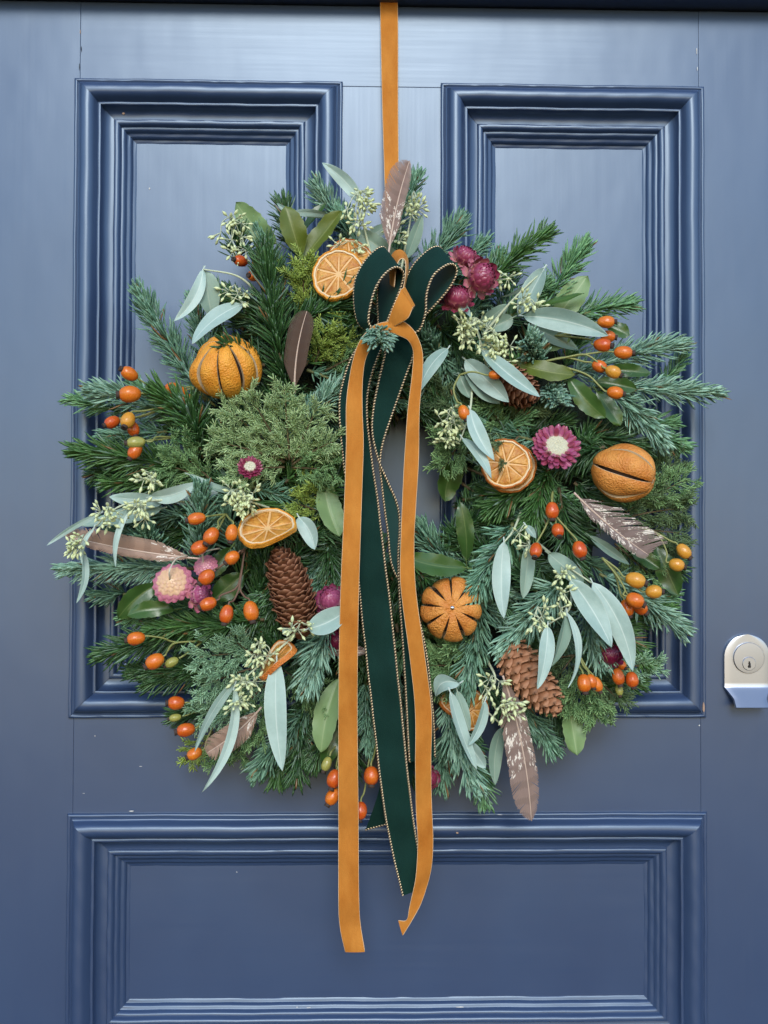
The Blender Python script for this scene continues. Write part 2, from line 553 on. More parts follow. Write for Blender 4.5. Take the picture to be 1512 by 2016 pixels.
def moulding(x0, x1, z0, z1):
    """Four mitred strips round a panel opening (outer edges given)."""
    sides = [((x0, z1), (x1, z1), (0, -1)), ((x1, z0), (x0, z0), (0, 1)), ((x0, z0), (x0, z1), (1, 0)), ((x1, z1), (x1, z0), (-1, 0))]
    for (ax, az), (bx, bz), (ix, iz) in sides:
        dx, dz = np.sign(bx - ax), np.sign(bz - az)
        L = abs(bx - ax) + abs(bz - az)
        n = 40
        V, Fc = [], []
        ph = RNG.uniform(0, 6, 6)
        for k in range(n + 1):
            for j, (tt, h) in enumerate(PROF):
                lo, hi = tt + 0.12, L - tt - 0.12
                s = lo + (hi - lo) * k / n
                wob = 0.35 * math.sin(s * 0.021 + ph[0]) + 0.25 * math.sin(s * 0.057 + ph[1] + j * 0.15)
                wob = wob if 0 < j < len(PROF) - 1 else 0
                hh = h + 0.00012 * math.sin(s * 0.035 + ph[2] + j * 0.3) + 0.0001 * math.sin(s * 0.11 + ph[3] + j * 0.5)
                V.append(D(ax + dx * s + ix * (tt + wob), az + dz * s + iz * (tt + wob), hh) - DO)
        m = len(PROF)
        for k in range(n):
            for j in range(m - 1):
                Fc.append((k * m + j, k * m + j + 1, (k + 1) * m + j + 1, (k + 1) * m + j))
        me = mesh('moulding', V, Fc, M['paint_h'] if dx else M['paint_v'], sharp=38)
        # make the outside face the viewer
        if sum(p.normal.y * p.area for p in me.polygons) > 0:
            me.flip_normals()
        obj('moulding', me, door)

moulding(-612, -85, -403, 852)
moulding(110, 636, -403, 852)
moulding(-612, 637, -1076, -588)

def chip(px, py, lw, lh, d, mat, n=9, rot=0.0):
    c = P(px, py, d)
    V = [c - DO]
    for i in range(n):
        a = 2 * math.pi * i / n
        r = RNG.uniform(0.55, 1.0)
        ex, ez = lw * r * math.cos(a) * PS(d), lh * r * math.sin(a) * PS(d)
        V.append(c - DO + np.array([ex * math.cos(rot) - ez * math.sin(rot), 0.0002, ex * math.sin(rot) + ez * math.cos(rot)]))
    me = mesh('paint_chip', V, [(0, 1 + i, 1 + (i + 1) % n) for i in range(n)], M[mat], smooth=False)
    obj('paint_chip', me, door)

for a in [(1386, 1393, 3, 14, 0.0042, 'chip_wood'), (1365, 1390, 8, 6, 0.0115, 'chip_wood', 9, 0.3), (259, 1597, 6, 1.2, 0.0028, 'chip_white'),
          (985, 1604, 6, 0.9, 0.0038, 'chip_white'), (948, 1614, 11, 1.2, 0.0042, 'chip_white'), (1026, 1615, 9, 1.6, 0.0048, 'chip_white'), (1080, 1614, 9, 0.9, 0.0042, 'chip_white'),
          (900, 1640, 3, 2.5, 0.014, 'chip_wood'), (905, 1983, 10, 1.3, -0.0125, 'chip_white'), (1052, 1984, 7, 0.9, -0.0125, 'chip_white'), (1172, 1988, 11, 1.3, -0.0125, 'chip_white'),
          (1235, 1987, 9, 1.3, -0.0125, 'chip_white'), (608, 1984, 5, 1, -0.0125, 'chip_white'), (585, 1983, 2, 1, -0.0125, 'chip_white'), (187, 1449, 1.5, 1.1, 0.0006, 'chip_white'),
          (277, 1509, 4, 0.7, 0.0006, 'chip_white'), (165, 1562, 3, 0.7, 0.0006, 'chip_white'), (243, 223, 3, 3, -0.0045, 'chip_wood'), (466, 1717, 2, 1, -0.0172, 'chip_white'),
          (1377, 1428, 1.5, 2, 0.0006, 'chip_white'), (294, 371, 1.5, 2.5, -0.0172, 'chip_white'), (158, 62, 1.0, 5, 0.0006, 'chip_wood'), (160, 96, 1.0, 7, 0.0006, 'keyhole_black'), (156, 132, 1.1, 9, 0.0006, 'keyhole_black'),
          (1372, 100, 0.9, 8, 0.0006, 'chip_white'), (1373, 135, 0.9, 6, 0.0006, 'chip_white')]:
    chip(*a)

# cylinder pull with its lock
pull_c = P(1468, 1293, 0.0)
k = S
prof_pull = []           # outline of the back plate: arch over a rectangle, then the flared lip
V, Fc = [], []
rows = []
for i in range(25):      # arch, from the top down, in rows of equal angle
    a = math.pi / 2 * i / 24
    rows.append((45 * math.sin(a), 45 * math.cos(a), 0.0045))
for i in range(1, 8):
    rows.append((45, -58 * i / 7, 0.0045))
for i in range(1, 17):   # lip: curls out toward the viewer and narrows
    a = i / 16
    rows.append((45 - 13 * min(1, a * 1.5) ** 1.3, -58 - 14 * a - 22 * a ** 1.6, 0.0045 + 0.014 * a ** 1.4))
m = 15
for hw, z, y in rows:
    for j in range(m):
        u = -1 + 2 * j / (m - 1)
        V.append((u * hw * k, -y + 0.0006 * abs(u) ** 8, z * k))
nr = len(rows)
for i in range(nr - 1):
    for j in range(m - 1):
        Fc.append((i * m + j, i * m + j + 1, (i + 1) * m + j + 1, (i + 1) * m + j))
nb = len(V)
for hw, z, y in rows:    # back layer
    for j in range(m):
        u = -1 + 2 * j / (m - 1)
        V.append((u * hw * 1.01 * k, -max(y - 0.0042, 0.0003) if z > -58 else -y + 0.0036, z * k - (0.0012 if z < -60 else 0)))
for i in range(nr - 1):
    for j in range(m - 1):
        Fc.append((nb + i * m + j, nb + (i + 1) * m + j, nb + (i + 1) * m + j + 1, nb + i * m + j + 1))
    Fc.append((i * m, (i + 1) * m, nb + (i + 1) * m, nb + i * m))
    Fc.append((i * m + m - 1, nb + i * m + m - 1, nb + (i + 1) * m + m - 1, (i + 1) * m + m - 1))
for j in range(m - 1):
    Fc.append((j, nb + j, nb + j + 1, j + 1))
    q = (nr - 1) * m
    Fc.append((q + j, q + j + 1, nb + q + j + 1, nb + q + j))
me = mesh('cylinder_pull', V, Fc, M['chrome'], sharp=50)
bm = bmesh.new(); bm.from_mesh(me); bmesh.ops.recalc_face_normals(bm, faces=bm.faces); bm.to_mesh(me); bm.free()
pull = obj('cylinder_pull', me, door)
pull.location = Vector(pull_c - DO)
tag(pull, 'satin silver cylinder pull around the door lock')
RX = np.array([[1, 0, 0], [0, 0, -1], [0, 1, 0]], float)        # lathe z -> toward the viewer (-y)
def turned(name, prof, mat, loc, seg=40):
    v, f = lathe([(r * k, z) for r, z in prof], seg)
    v = v @ RX.T
    o = obj(name, mesh(name, v, f, mat, sharp=12), pull)
    o.location = Vector(loc)
    return o
turned('lock_cylinder', [(32.5, 0.004), (32.5, 0.0046), (31.8, 0.0040), (30.6, 0.0040), (30.4, 0.0056), (29.6, 0.0062), (20, 0.0063), (1, 0.0063)], M['lock'], (0.001, 0, -0.0005))
turned('key_plug', [(14.5, 0.005), (14.5, 0.0064), (13.6, 0.0064), (13.4, 0.0067), (12.6, 0.0070), (1, 0.0070)], M['lock'], (0.001, 0, -0.006), 28)
kv = [(-1.6, 4.5), (1.2, 4.8), (1.6, 1.5), (3.2, -0.5), (2.2, -2), (3.4, -4.2), (2.5, -8), (-2.4, -8), (-3.4, -4.5), (-1.2, -2.2), (-2.6, 0.3), (-1.5, 2)]
n = len(kv)
V = [(x * k, -0.0072, z * k) for x, z in kv] + [(x * k, -0.0062, z * k) for x, z in kv]
Fc = [tuple(range(n))] + [tuple(range(n, 2 * n))[::-1]] + [(i, n + i, n + (i + 1) % n, (i + 1) % n) for i in range(n)]
o = obj('keyhole', mesh('keyhole', V, Fc, M['keyhole_black'], smooth=False), pull)
o.location = (0.001, 0, -0.006)

# the lintel over the door: its shaded underside closes the top of the picture
bm = bmesh.new()
bmesh.ops.create_cube(bm, size=1)
me = bpy.data.meshes.new('lintel')
for v in bm.verts:
    v.co = Vector((v.co.x * 1.1, v.co.y * 0.08, v.co.z * 0.12))
bmesh.ops.bevel(bm, geom=list(bm.edges), offset=0.004, segments=3, affect='EDGES')
bm.to_mesh(me); bm.free()
me.materials.append(M['paint_h'])
lintel = obj('lintel', me, origin=(0, 0.010, Z0 + 1009 * S + 0.06))
tag(lintel, kind='structure')

# ================================================================ the wreath and what is tucked into it
WC = np.array([785.0, 955.0])        # wreath centre in photo pixels
wreath = empty('wreath', P(WC[0], WC[1], 0.005))
tag(wreath, 'round wreath of mixed fir, juniper and laurel greenery hanging on the navy door', 'wreath')
WO = np.array(wreath.location)

# mossed base ring, near black to stand in for shade between the sprigs
V, Fc = [], []
nu, nv = 96, 20
for i in range(nu):
    a = 2 * math.pi * i / nu
    rr = 305 + 12 * math.sin(3 * a + 1) + 8 * math.sin(7 * a)
    for j in range(nv):
        b = 2 * math.pi * j / nv
        bump = 1 + 0.10 * math.sin(9 * a + 3 * b) + RNG.uniform(-0.06, 0.06)
        px = WC[0] + (rr + 104 * bump * math.cos(b)) * math.cos(a)
        py = WC[1] - (rr + 104 * bump * math.cos(b)) * math.sin(a)
        V.append(P(px, py, 0.020 + 0.017 * bump * math.sin(b)) - WO)
for i in range(nu):
    for j in range(nv):
        Fc.append((i * nv + j, ((i + 1) % nu) * nv + j, ((i + 1) % nu) * nv + (j + 1) % nv, i * nv + (j + 1) % nv))
obj('moss_shade_ring', mesh('moss_shade_ring', V, Fc, M['moss_shade']), wreath)

# ---- needles
_NF = None
def needle_mesh(name, O, Dn, U, L, W, curve, col, mat):
    """n needles: three triangular rings and a tip each."""
    n = len(O)
    Dn = nrm(Dn)
    U = nrm(U - Dn * np.sum(U * Dn, 1, keepdims=True))
    Sd = np.cross(Dn, U)
    V = np.empty((n, 10, 3))
    for r, (s, f) in enumerate(((0, 0.55), (0.35, 1.0), (0.82, 0.85))):
        c = O + Dn * (L * s)[:, None] + U * (curve * L * s * s)[:, None]
        hw = (W * f * 0.5)[:, None]
        V[:, r * 3 + 0] = c - Sd * hw
        V[:, r * 3 + 1] = c + Sd * hw
        V[:, r * 3 + 2] = c + U * hw * 0.55
    V[:, 9] = O + Dn * L[:, None] + U * (curve * L)[:, None]
    quads = []
    for r in (0, 3):
        for a, b in ((0, 1), (1, 2), (2, 0)):
            quads.append((r + a, r + b, r + 3 + b, r + 3 + a))
    tris = [(6, 7, 9), (7, 8, 9), (8, 6, 9)]
    base = (np.arange(n) * 10)[:, None]
    q = (base[:, None] + np.array(quads)[None]).reshape(n, -1)
    t_ = (base[:, None] + np.array(tris)[None]).reshape(n, -1)
    loops = np.concatenate([q, t_], 1).ravel().astype(np.int32)
    sizes = np.tile(np.array([4] * 6 + [3] * 3), n)
    starts = np.concatenate([[0], np.cumsum(sizes)[:-1]]).astype(np.int32)
    me = bpy.data.meshes.new(name)
    me.vertices.add(n * 10)
    me.vertices.foreach_set('co', V.astype(np.float32).ravel())
    me.loops.add(len(loops))
    me.loops.foreach_set('vertex_index', loops)
    me.polygons.add(len(starts))
    me.polygons.foreach_set('loop_start', starts)
    me.update(calc_edges=True)
    a = me.color_attributes.new('col', 'FLOAT_COLOR', 'POINT')
    c4 = np.ones((n, 10, 4), np.float32)
    c4[:, :, :3] = col[:, None, :]
    a.data.foreach_set('color', c4.ravel())
    me.materials.append(mat)
    me.shade_smooth()
    return me

def bez(B, T, bow, n):
    mid = (B + T) / 2 + bow
    t = np.linspace(0, 1, n)[:, None]
    return B * (1 - t) ** 2 + 2 * mid * t * (1 - t) + T * t * t

KIND = {
    # colours (dark, light), needle length, width (m), per-metre density, angle base/tip (deg), forward curve
    'noble': dict(c=((0.042, 0.130, 0.078), (0.24, 0.445, 0.30)), L=0.0190, W=0.0028, dens=2500, a=(66, 30), cv=(0.15, 0.5), mat='noble', flat=0.25),
    'frost': dict(c=((0.080, 0.205, 0.140), (0.36, 0.57, 0.43)), L=0.0185, W=0.0028, dens=2500, a=(64, 32), cv=(0.15, 0.5), mat='noble', flat=0.25),
    'fresh': dict(c=((0.036, 0.125, 0.050), (0.215, 0.43, 0.20)), L=0.0185, W=0.0026, dens=2300, a=(62, 28), cv=(0.05, 0.35), mat='noble', flat=0.45),
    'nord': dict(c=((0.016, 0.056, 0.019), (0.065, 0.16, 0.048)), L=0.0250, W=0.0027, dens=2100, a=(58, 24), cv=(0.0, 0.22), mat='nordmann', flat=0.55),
    'nord_pale': dict(c=((0.026, 0.085, 0.020), (0.09, 0.21, 0.055)), L=0.0245, W=0.0027, dens=2100, a=(56, 24), cv=(0.0, 0.22), mat='nordmann', flat=0.55),  # Nordmann fir in a lighter green
}

def fir(B, T, kind='noble', bow=(0, 0, 0), scale=1.0, side=None, dens=1.0, bud=False, name='fir_sprig'):
    """A fir sprig from B to T (world). side: extra pull on the needles (world vector)."""
    K = KIND[kind]
    B, T = np.asarray(B, float), np.asarray(T, float)
    p = bez(B, T, np.asarray(bow, float), 30)
    seg = np.linalg.norm(np.diff(p, axis=0), axis=1)
    Ltot = seg.sum()
    v, f = tube(p, np.linspace(0.0017, 0.0007, 30), 5)
    sp = obj(name, mesh(name, v - WO, f, M['green_twig'] if kind in ('noble', 'frost', 'fresh') else M['twig']), wreath)
    n = max(40, int(K['dens'] * Ltot * dens))
    t = np.sort(RNG.uniform(0.03, 1.0, n) ** 0.93)
    x = np.linspace(0, 1, 30)
    O = np.stack([np.interp(t, x, p[:, i]) for i in range(3)], 1)
    Tg, N, Bn = frames(p)
    A = nrm(np.stack([np.interp(t, x, Tg[:, i]) for i in range(3)], 1))
    fr = FRONT[None] - A * (A @ FRONT)[:, None]
    fl = np.linalg.norm(fr, axis=1, keepdims=True)
    alt = np.array([0.0, 0.0, 1.0])[None] - A * A[:, 2:3]
    fr = nrm(np.where(fl > 0.25, fr, alt))
    sd = np.cross(A, fr)
    # azimuth from the front: all round, thinned at the back
    ph = RNG.uniform(-math.pi, math.pi, n)
    back = np.abs(ph) > 2.3
    ph[back] = RNG.uniform(-2.2, 2.2, back.sum())
    fl_ = K['flat']
    ph = ph + fl_ * np.sin(2 * ph) * 0.6          # crowd the needles toward the two sides
    rad = fr * np.cos(ph)[:, None] + sd * np.sin(ph)[:, None]
    al = np.radians(K['a'][0] + (K['a'][1] - K['a'][0]) * t ** 1.6 + RNG.normal(0, 10, n))
    frontness = np.clip(np.cos(ph), 0, 1)
    al = al * (1 - 0.28 * frontness)
    Dn = A * np.cos(al)[:, None] + rad * np.sin(al)[:, None]
    if side is not None:
        Dn = Dn + np.asarray(side, float)[None] * RNG.uniform(0.6, 1.1, n)[:, None]
    Dn = nrm(Dn + RNG.normal(0, 0.10, (n, 3)))
    env = np.where(t > 0.8, 1 - 0.35 * (t - 0.8) / 0.2, 1.0) * np.where(t < 0.12, 0.75, 1.0)
    L = K['L'] * scale * env * RNG.uniform(0.68, 1.15, n) * (1 - 0.22 * frontness)
    W = K['W'] * (0.5 + 0.5 * scale) * RNG.uniform(0.85, 1.1, n)
    cv = RNG.uniform(K['cv'][0], K['cv'][1], n)
    U = A + 0.5 * fr + 1e-3
    c0, c1 = np.array(K['c'][0]), np.array(K['c'][1])
    m = np.clip(RNG.beta(1.1, 1.3, n) * 0.85 + 0.2 * t, 0, 1)[:, None]
    col = (c0 * (1 - m) + c1 * m) * RNG.uniform(0.85, 1.1)
    # a few needles turn their white-striped underside out
    pale = RNG.random(n) < (0.07 if K['mat'] == 'noble' else 0.05)
    col[pale] = col[pale] * 0.5 + np.array([0.16, 0.23, 0.20]) * 0.8
    brown = RNG.random(n) < 0.012
    col[brown] = np.array([0.20, 0.11, 0.04])
    me = needle_mesh('needles', O - WO, Dn, U, L, W, cv, col, M[K['mat']])
    tag(obj('needles', me, sp), kind='stuff')
    if bud:
        for q in range(3):
            c = p[-1] + RNG.normal(0, 0.0012, 3)
            bv, bf = lathe([(0, -0.0018), (0.0014, -0.0012), (0.0019, 0), (0.0013, 0.0014), (0, 0.0022)], 8)
            obj('bud', mesh('bud', bv @ axes(Tg[-1] + RNG.normal(0, 0.3, 3)).T + c - WO, bf, M['bud']), sp)
    return sp

JC = {
    'pale': ((0.16, 0.29, 0.105), (0.53, 0.69, 0.35)),
    'lime': ((0.15, 0.25, 0.04), (0.45, 0.58, 0.13)),
    'sage': ((0.09, 0.21, 0.075), (0.32, 0.51, 0.22)),
    'blue': ((0.13, 0.28, 0.15), (0.41, 0.64, 0.41)),
    'deep': ((0.06, 0.12, 0.05), (0.18, 0.27, 0.12)),
}

def juniper(B, T, tone='sage', bow=(0, 0, 0), spread=1.0, n_side=None, nl=0.0056):
    """A feathery juniper spray: axis, alternating branchlets, awl-like needles."""
    B, T = np.asarray(B, float), np.asarray(T, float)
    p = bez(B, T, np.asarray(bow, float), 24)
    Ltot = np.linalg.norm(np.diff(p, axis=0), axis=1).sum()
    v, f = tube(p, np.linspace(0.0012, 0.0004, 24), 5)
    sp = obj('juniper_sprig', mesh('juniper_sprig', v - WO, f, M['twig']), wreath)
    Tg, N, Bn = frames(p)
    x = np.linspace(0, 1, 24)
    ns = n_side or max(8, int(Ltot / 0.0034))
    O_, D_, C_ = [], [], []
    def run(q0, dirn, ln):
        m = max(4, int(ln / 0.00085))
        s = np.linspace(0.02, 1, m)
        bend = RNG.normal(0, 0.12, 3)
        pos = q0 + dirn * (s * ln)[:, None] + bend * (ln * s * s)[:, None] * 0.5
        e1 = nrm(np.cross(dirn, RNG.normal(0, 1, 3)))
        e2 = np.cross(dirn, e1)
        a = np.arange(m) * 2.2 + RNG.uniform(0, 6)
        rad = e1 * np.cos(a)[:, None] + e2 * np.sin(a)[:, None]
        O_.append(pos); D_.append(nrm(dirn + rad * 0.62)); C_.append(s)
    for i in range(ns):
        t = (i + 0.5) / ns
        q = np.array([np.interp(t, x, p[:, k_]) for k_ in range(3)])
        A = nrm(np.array([np.interp(t, x, Tg[:, k_]) for k_ in range(3)]))
        sgn = 1 if i % 2 else -1
        s_ = nrm(np.cross(A, FRONT + RNG.normal(0, 0.45, 3))) * sgn
        al = math.radians(RNG.uniform(32, 52))
        dirn = nrm(A * math.cos(al) + s_ * math.sin(al) + FRONT * RNG.uniform(-0.05, 0.35))
        ln = spread * (0.010 + 0.018 * math.sin(math.pi * (0.12 + 0.80 * t)) ) * RNG.uniform(0.7, 1.15)
        run(q, dirn, ln)
        for _ in range(2):
            u = RNG.uniform(0.25, 0.75)
            d2 = nrm(dirn + nrm(np.cross(dirn, RNG.normal(0, 1, 3))) * 0.7)
            run(q + dirn * ln * u, d2, ln * RNG.uniform(0.3, 0.55))
    run(p[-6], nrm(p[-1] - p[-6]), np.linalg.norm(p[-1] - p[-6]) * 1.05)
    O_, D_, C_ = np.concatenate(O_), np.concatenate(D_), np.concatenate(C_)
    n = len(O_)
    U = RNG.normal(0, 1, (n, 3))
    c0, c1 = (np.array(c) for c in JC[tone])
    m = np.clip(RNG.beta(1.5, 1.6, n) * 0.7 + 0.35 * C_, 0, 1)[:, None]
    col = c0 * (1 - m) + c1 * m
    me = needle_mesh('needles', O_ - WO, D_, U, RNG.uniform(0.75, 1.15, n) * nl, np.full(n, 0.00125), RNG.uniform(-0.1, 0.1, n), col, M['juniper'])
    tag(obj('needles', me, sp), kind='stuff')
    return sp

# ---- leaves
def leaf_mesh(B, T, width, bend=0.0, sag=0.0, roll=0.0, twist=0.0, fold=0.26, shape='euc', origin=WO, mat='eucalyptus', petiole=0.004):
    B, T = np.asarray(B, float), np.asarray(T, float)
    A = T - B
    Ln = np.linalg.norm(A)
    a = A / Ln
    side = nrm(np.cross(a, FRONT))
    nn = np.cross(side, a)
    if nn @ FRONT < 0: nn = -nn
    ns, nw = 18, 9
    twist = twist + RNG.uniform(-28, 28)
    sag = sag + RNG.uniform(-0.05, 0.07) * Ln
    fold = fold * RNG.uniform(0.5, 1.8)
    V, UV = [], []
    ph = RNG.uniform(0, 6, 3)
    for i in range(ns + 1):
        s = i / ns
        if shape == 'euc': h = (s ** 0.62) * ((1 - s) ** 0.80) * 2.02
        elif shape == 'slim': h = (s ** 0.5) * ((1 - s) ** 0.7) * 1.75
        else: h = (s ** 0.70) * ((1 - s) ** 0.62) * 1.96
        if shape == 'laurel' and s > 0.9: h *= 0.9
        hw = 0.5 * width * h
        if shape == 'laurel': hw *= 1 + 0.05 * math.sin(s * 42 + ph[2]) * (0.2 < s < 0.95)
        r = math.radians(roll + twist * (s - 0.5))
        sd = side * math.cos(r) + nn * math.sin(r)
        nr_ = nn * math.cos(r) - side * math.sin(r)
        c = B + A * s + side * bend * 4 * s * (1 - s) + nn * sag * 4 * s * (1 - s)
        for j in range(nw):
            u = -1 + 2 * j / (nw - 1)
            wav = 0.05 * width * math.sin(s * 7 + ph[0] + 1.2 * u) * abs(u) + (0.04 * width * math.sin(s * 16 + ph[1]) * u * u if shape == 'laurel' else 0)
            V.append(c + sd * u * hw + nr_ * (fold * abs(u) * hw + wav))
            UV.append((0.5 + 0.5 * u, s))
    n0 = len(V)
    Vb = [np.array(v) for v in V]
    for i in range(ns + 1):
        for j in range(nw):
            Vb[i * nw + j] = Vb[i * nw + j] - nn * 0.00045
    V = V + Vb
    UV = UV + UV
    Fc = []
    for i in range(ns):
        for j in range(nw - 1):
            q = (i * nw + j, i * nw + j + 1, (i + 1) * nw + j + 1, (i + 1) * nw + j)
            Fc.append(q)
            Fc.append(tuple(n0 + k_ for k_ in q[::-1]))
        Fc.append((i * nw, (i + 1) * nw, n0 + (i + 1) * nw, n0 + i * nw))
        Fc.append((i * nw + nw - 1, n0 + i * nw + nw - 1, n0 + (i + 1) * nw + nw - 1, (i + 1) * nw + nw - 1))
    pv, pf = tube(np.stack([B - a * petiole - nn * 0.001, B - a * petiole * 0.4, B + a * 0.004]), [0.0006, 0.0006, 0.0004], 5)
    V, Fc = join((np.array(V), Fc), (pv, pf))
    UV = UV + [(0.5, 0.0)] * len(pv)
    return mesh('leaf', V - origin, Fc, M[mat], uv=UV, sharp=60)

def laurel(b, t, width, dB, dT, mat='laurel', **kw):
    px = PS((dB + dT) / 2)
    me = leaf_mesh(P(*b, dB), P(*t, dT), width * px, shape='laurel', mat=mat, petiole=0.006, **kw)
    return obj('laurel_leaf', me, wreath)

# ---------------------------------------------------------------- fir and juniper laid into the wreath
def polar(a):
    """Outline radius (photo pixels) of the greenery at angle a (degrees, 0 = right, 90 = up)."""
    A_ = [-180, -165, -150, -130, -110, -90, -70, -50, -35, -20, 0, 15, 30, 45, 60, 75, 90, 100, 110, 125, 135, 145, 160, 170, 180]
    R_ = [600, 610, 600, 590, 570, 540, 590, 570, 550, 560, 520, 530, 510, 520, 520, 520, 510, 520, 510, 460, 480, 540, 560, 600, 600]
    return float(np.interp((a + 180) % 360 - 180, A_, R_))

# filling: two rings of sprigs swept outward, one turned inward round the hole
fill_kinds = ['noble', 'nord', 'fresh', 'frost', 'nord_pale', 'noble', 'fresh', 'nord']
ia = 0
for ring, (cnt, r0, r1, d0, d1) in enumerate(((52, 0.55, 0.97, 0.022, 0.034), (46, 0.34, 0.74, 0.040, 0.054), (32, 0.24, 0.56, 0.046, 0.058))):
    for i in range(cnt):
        a = 360.0 * (i + RNG.uniform(-0.3, 0.3)) / cnt
        Rm = polar(a)
        sw = RNG.uniform(-24, 24)
        ra, rb = Rm * r0 * RNG.uniform(0.9, 1.1), Rm * r1 * RNG.uniform(0.88, 1.0)
        a0, a1 = math.radians(a), math.radians(a + sw)
        b = WC + ra * np.array([math.cos(a0), -math.sin(a0)])
        t = WC + rb * np.array([math.cos(a1), -math.sin(a1)])
        kd = fill_kinds[(ia * 5 + ring) % len(fill_kinds)]
        ia += 1
        px = S
        bow = np.array([RNG.uniform(-8, 8), 0, RNG.uniform(-8, 8)]) * S
        fir(P(*b, d0 + RNG.uniform(-0.004, 0.004)), P(*t, d1 + RNG.uniform(-0.006, 0.006)), kd, bow, scale=RNG.uniform(0.9, 1.05), dens=0.85)
for i in range(40):
    a = math.radians(360.0 * (i + RNG.uniform(-0.3, 0.3)) / 40)
    a1 = a + math.radians(RNG.uniform(-35, 35))
    HC = np.array([808.0, 948.0])
    b = WC + 290 * np.array([math.cos(a), -math.sin(a)])
    t = HC + (RNG.uniform(116, 150) if i % 2 else RNG.uniform(128, 165)) * np.array([math.cos(a1), -math.sin(a1)])
    dd = 0.030 if i % 2 else 0.058
    fir(P(*b, dd + 0.006 + RNG.uniform(-0.006, 0.006)), P(*t, dd + RNG.uniform(-0.008, 0.008)), ['nord', 'fresh', 'noble'][i % 3], scale=0.9, dens=0.85)

def F_(b, t, kind, dB, dT, bow=(0, 0), scale=1.0, side=None, dens=1.0, bud=False):
    scale *= 1.12
    dens *= 1.18
    q = PS((dB + dT) / 2)
    sv = None if side is None else np.array([side[0], side[2] if len(side) > 2 else 0.0, side[1]])
    return fir(P(*b, dB), P(*t, dT), kind, np.array([bow[0] * q, 0, bow[1] * q]), scale, sv, dens, bud)

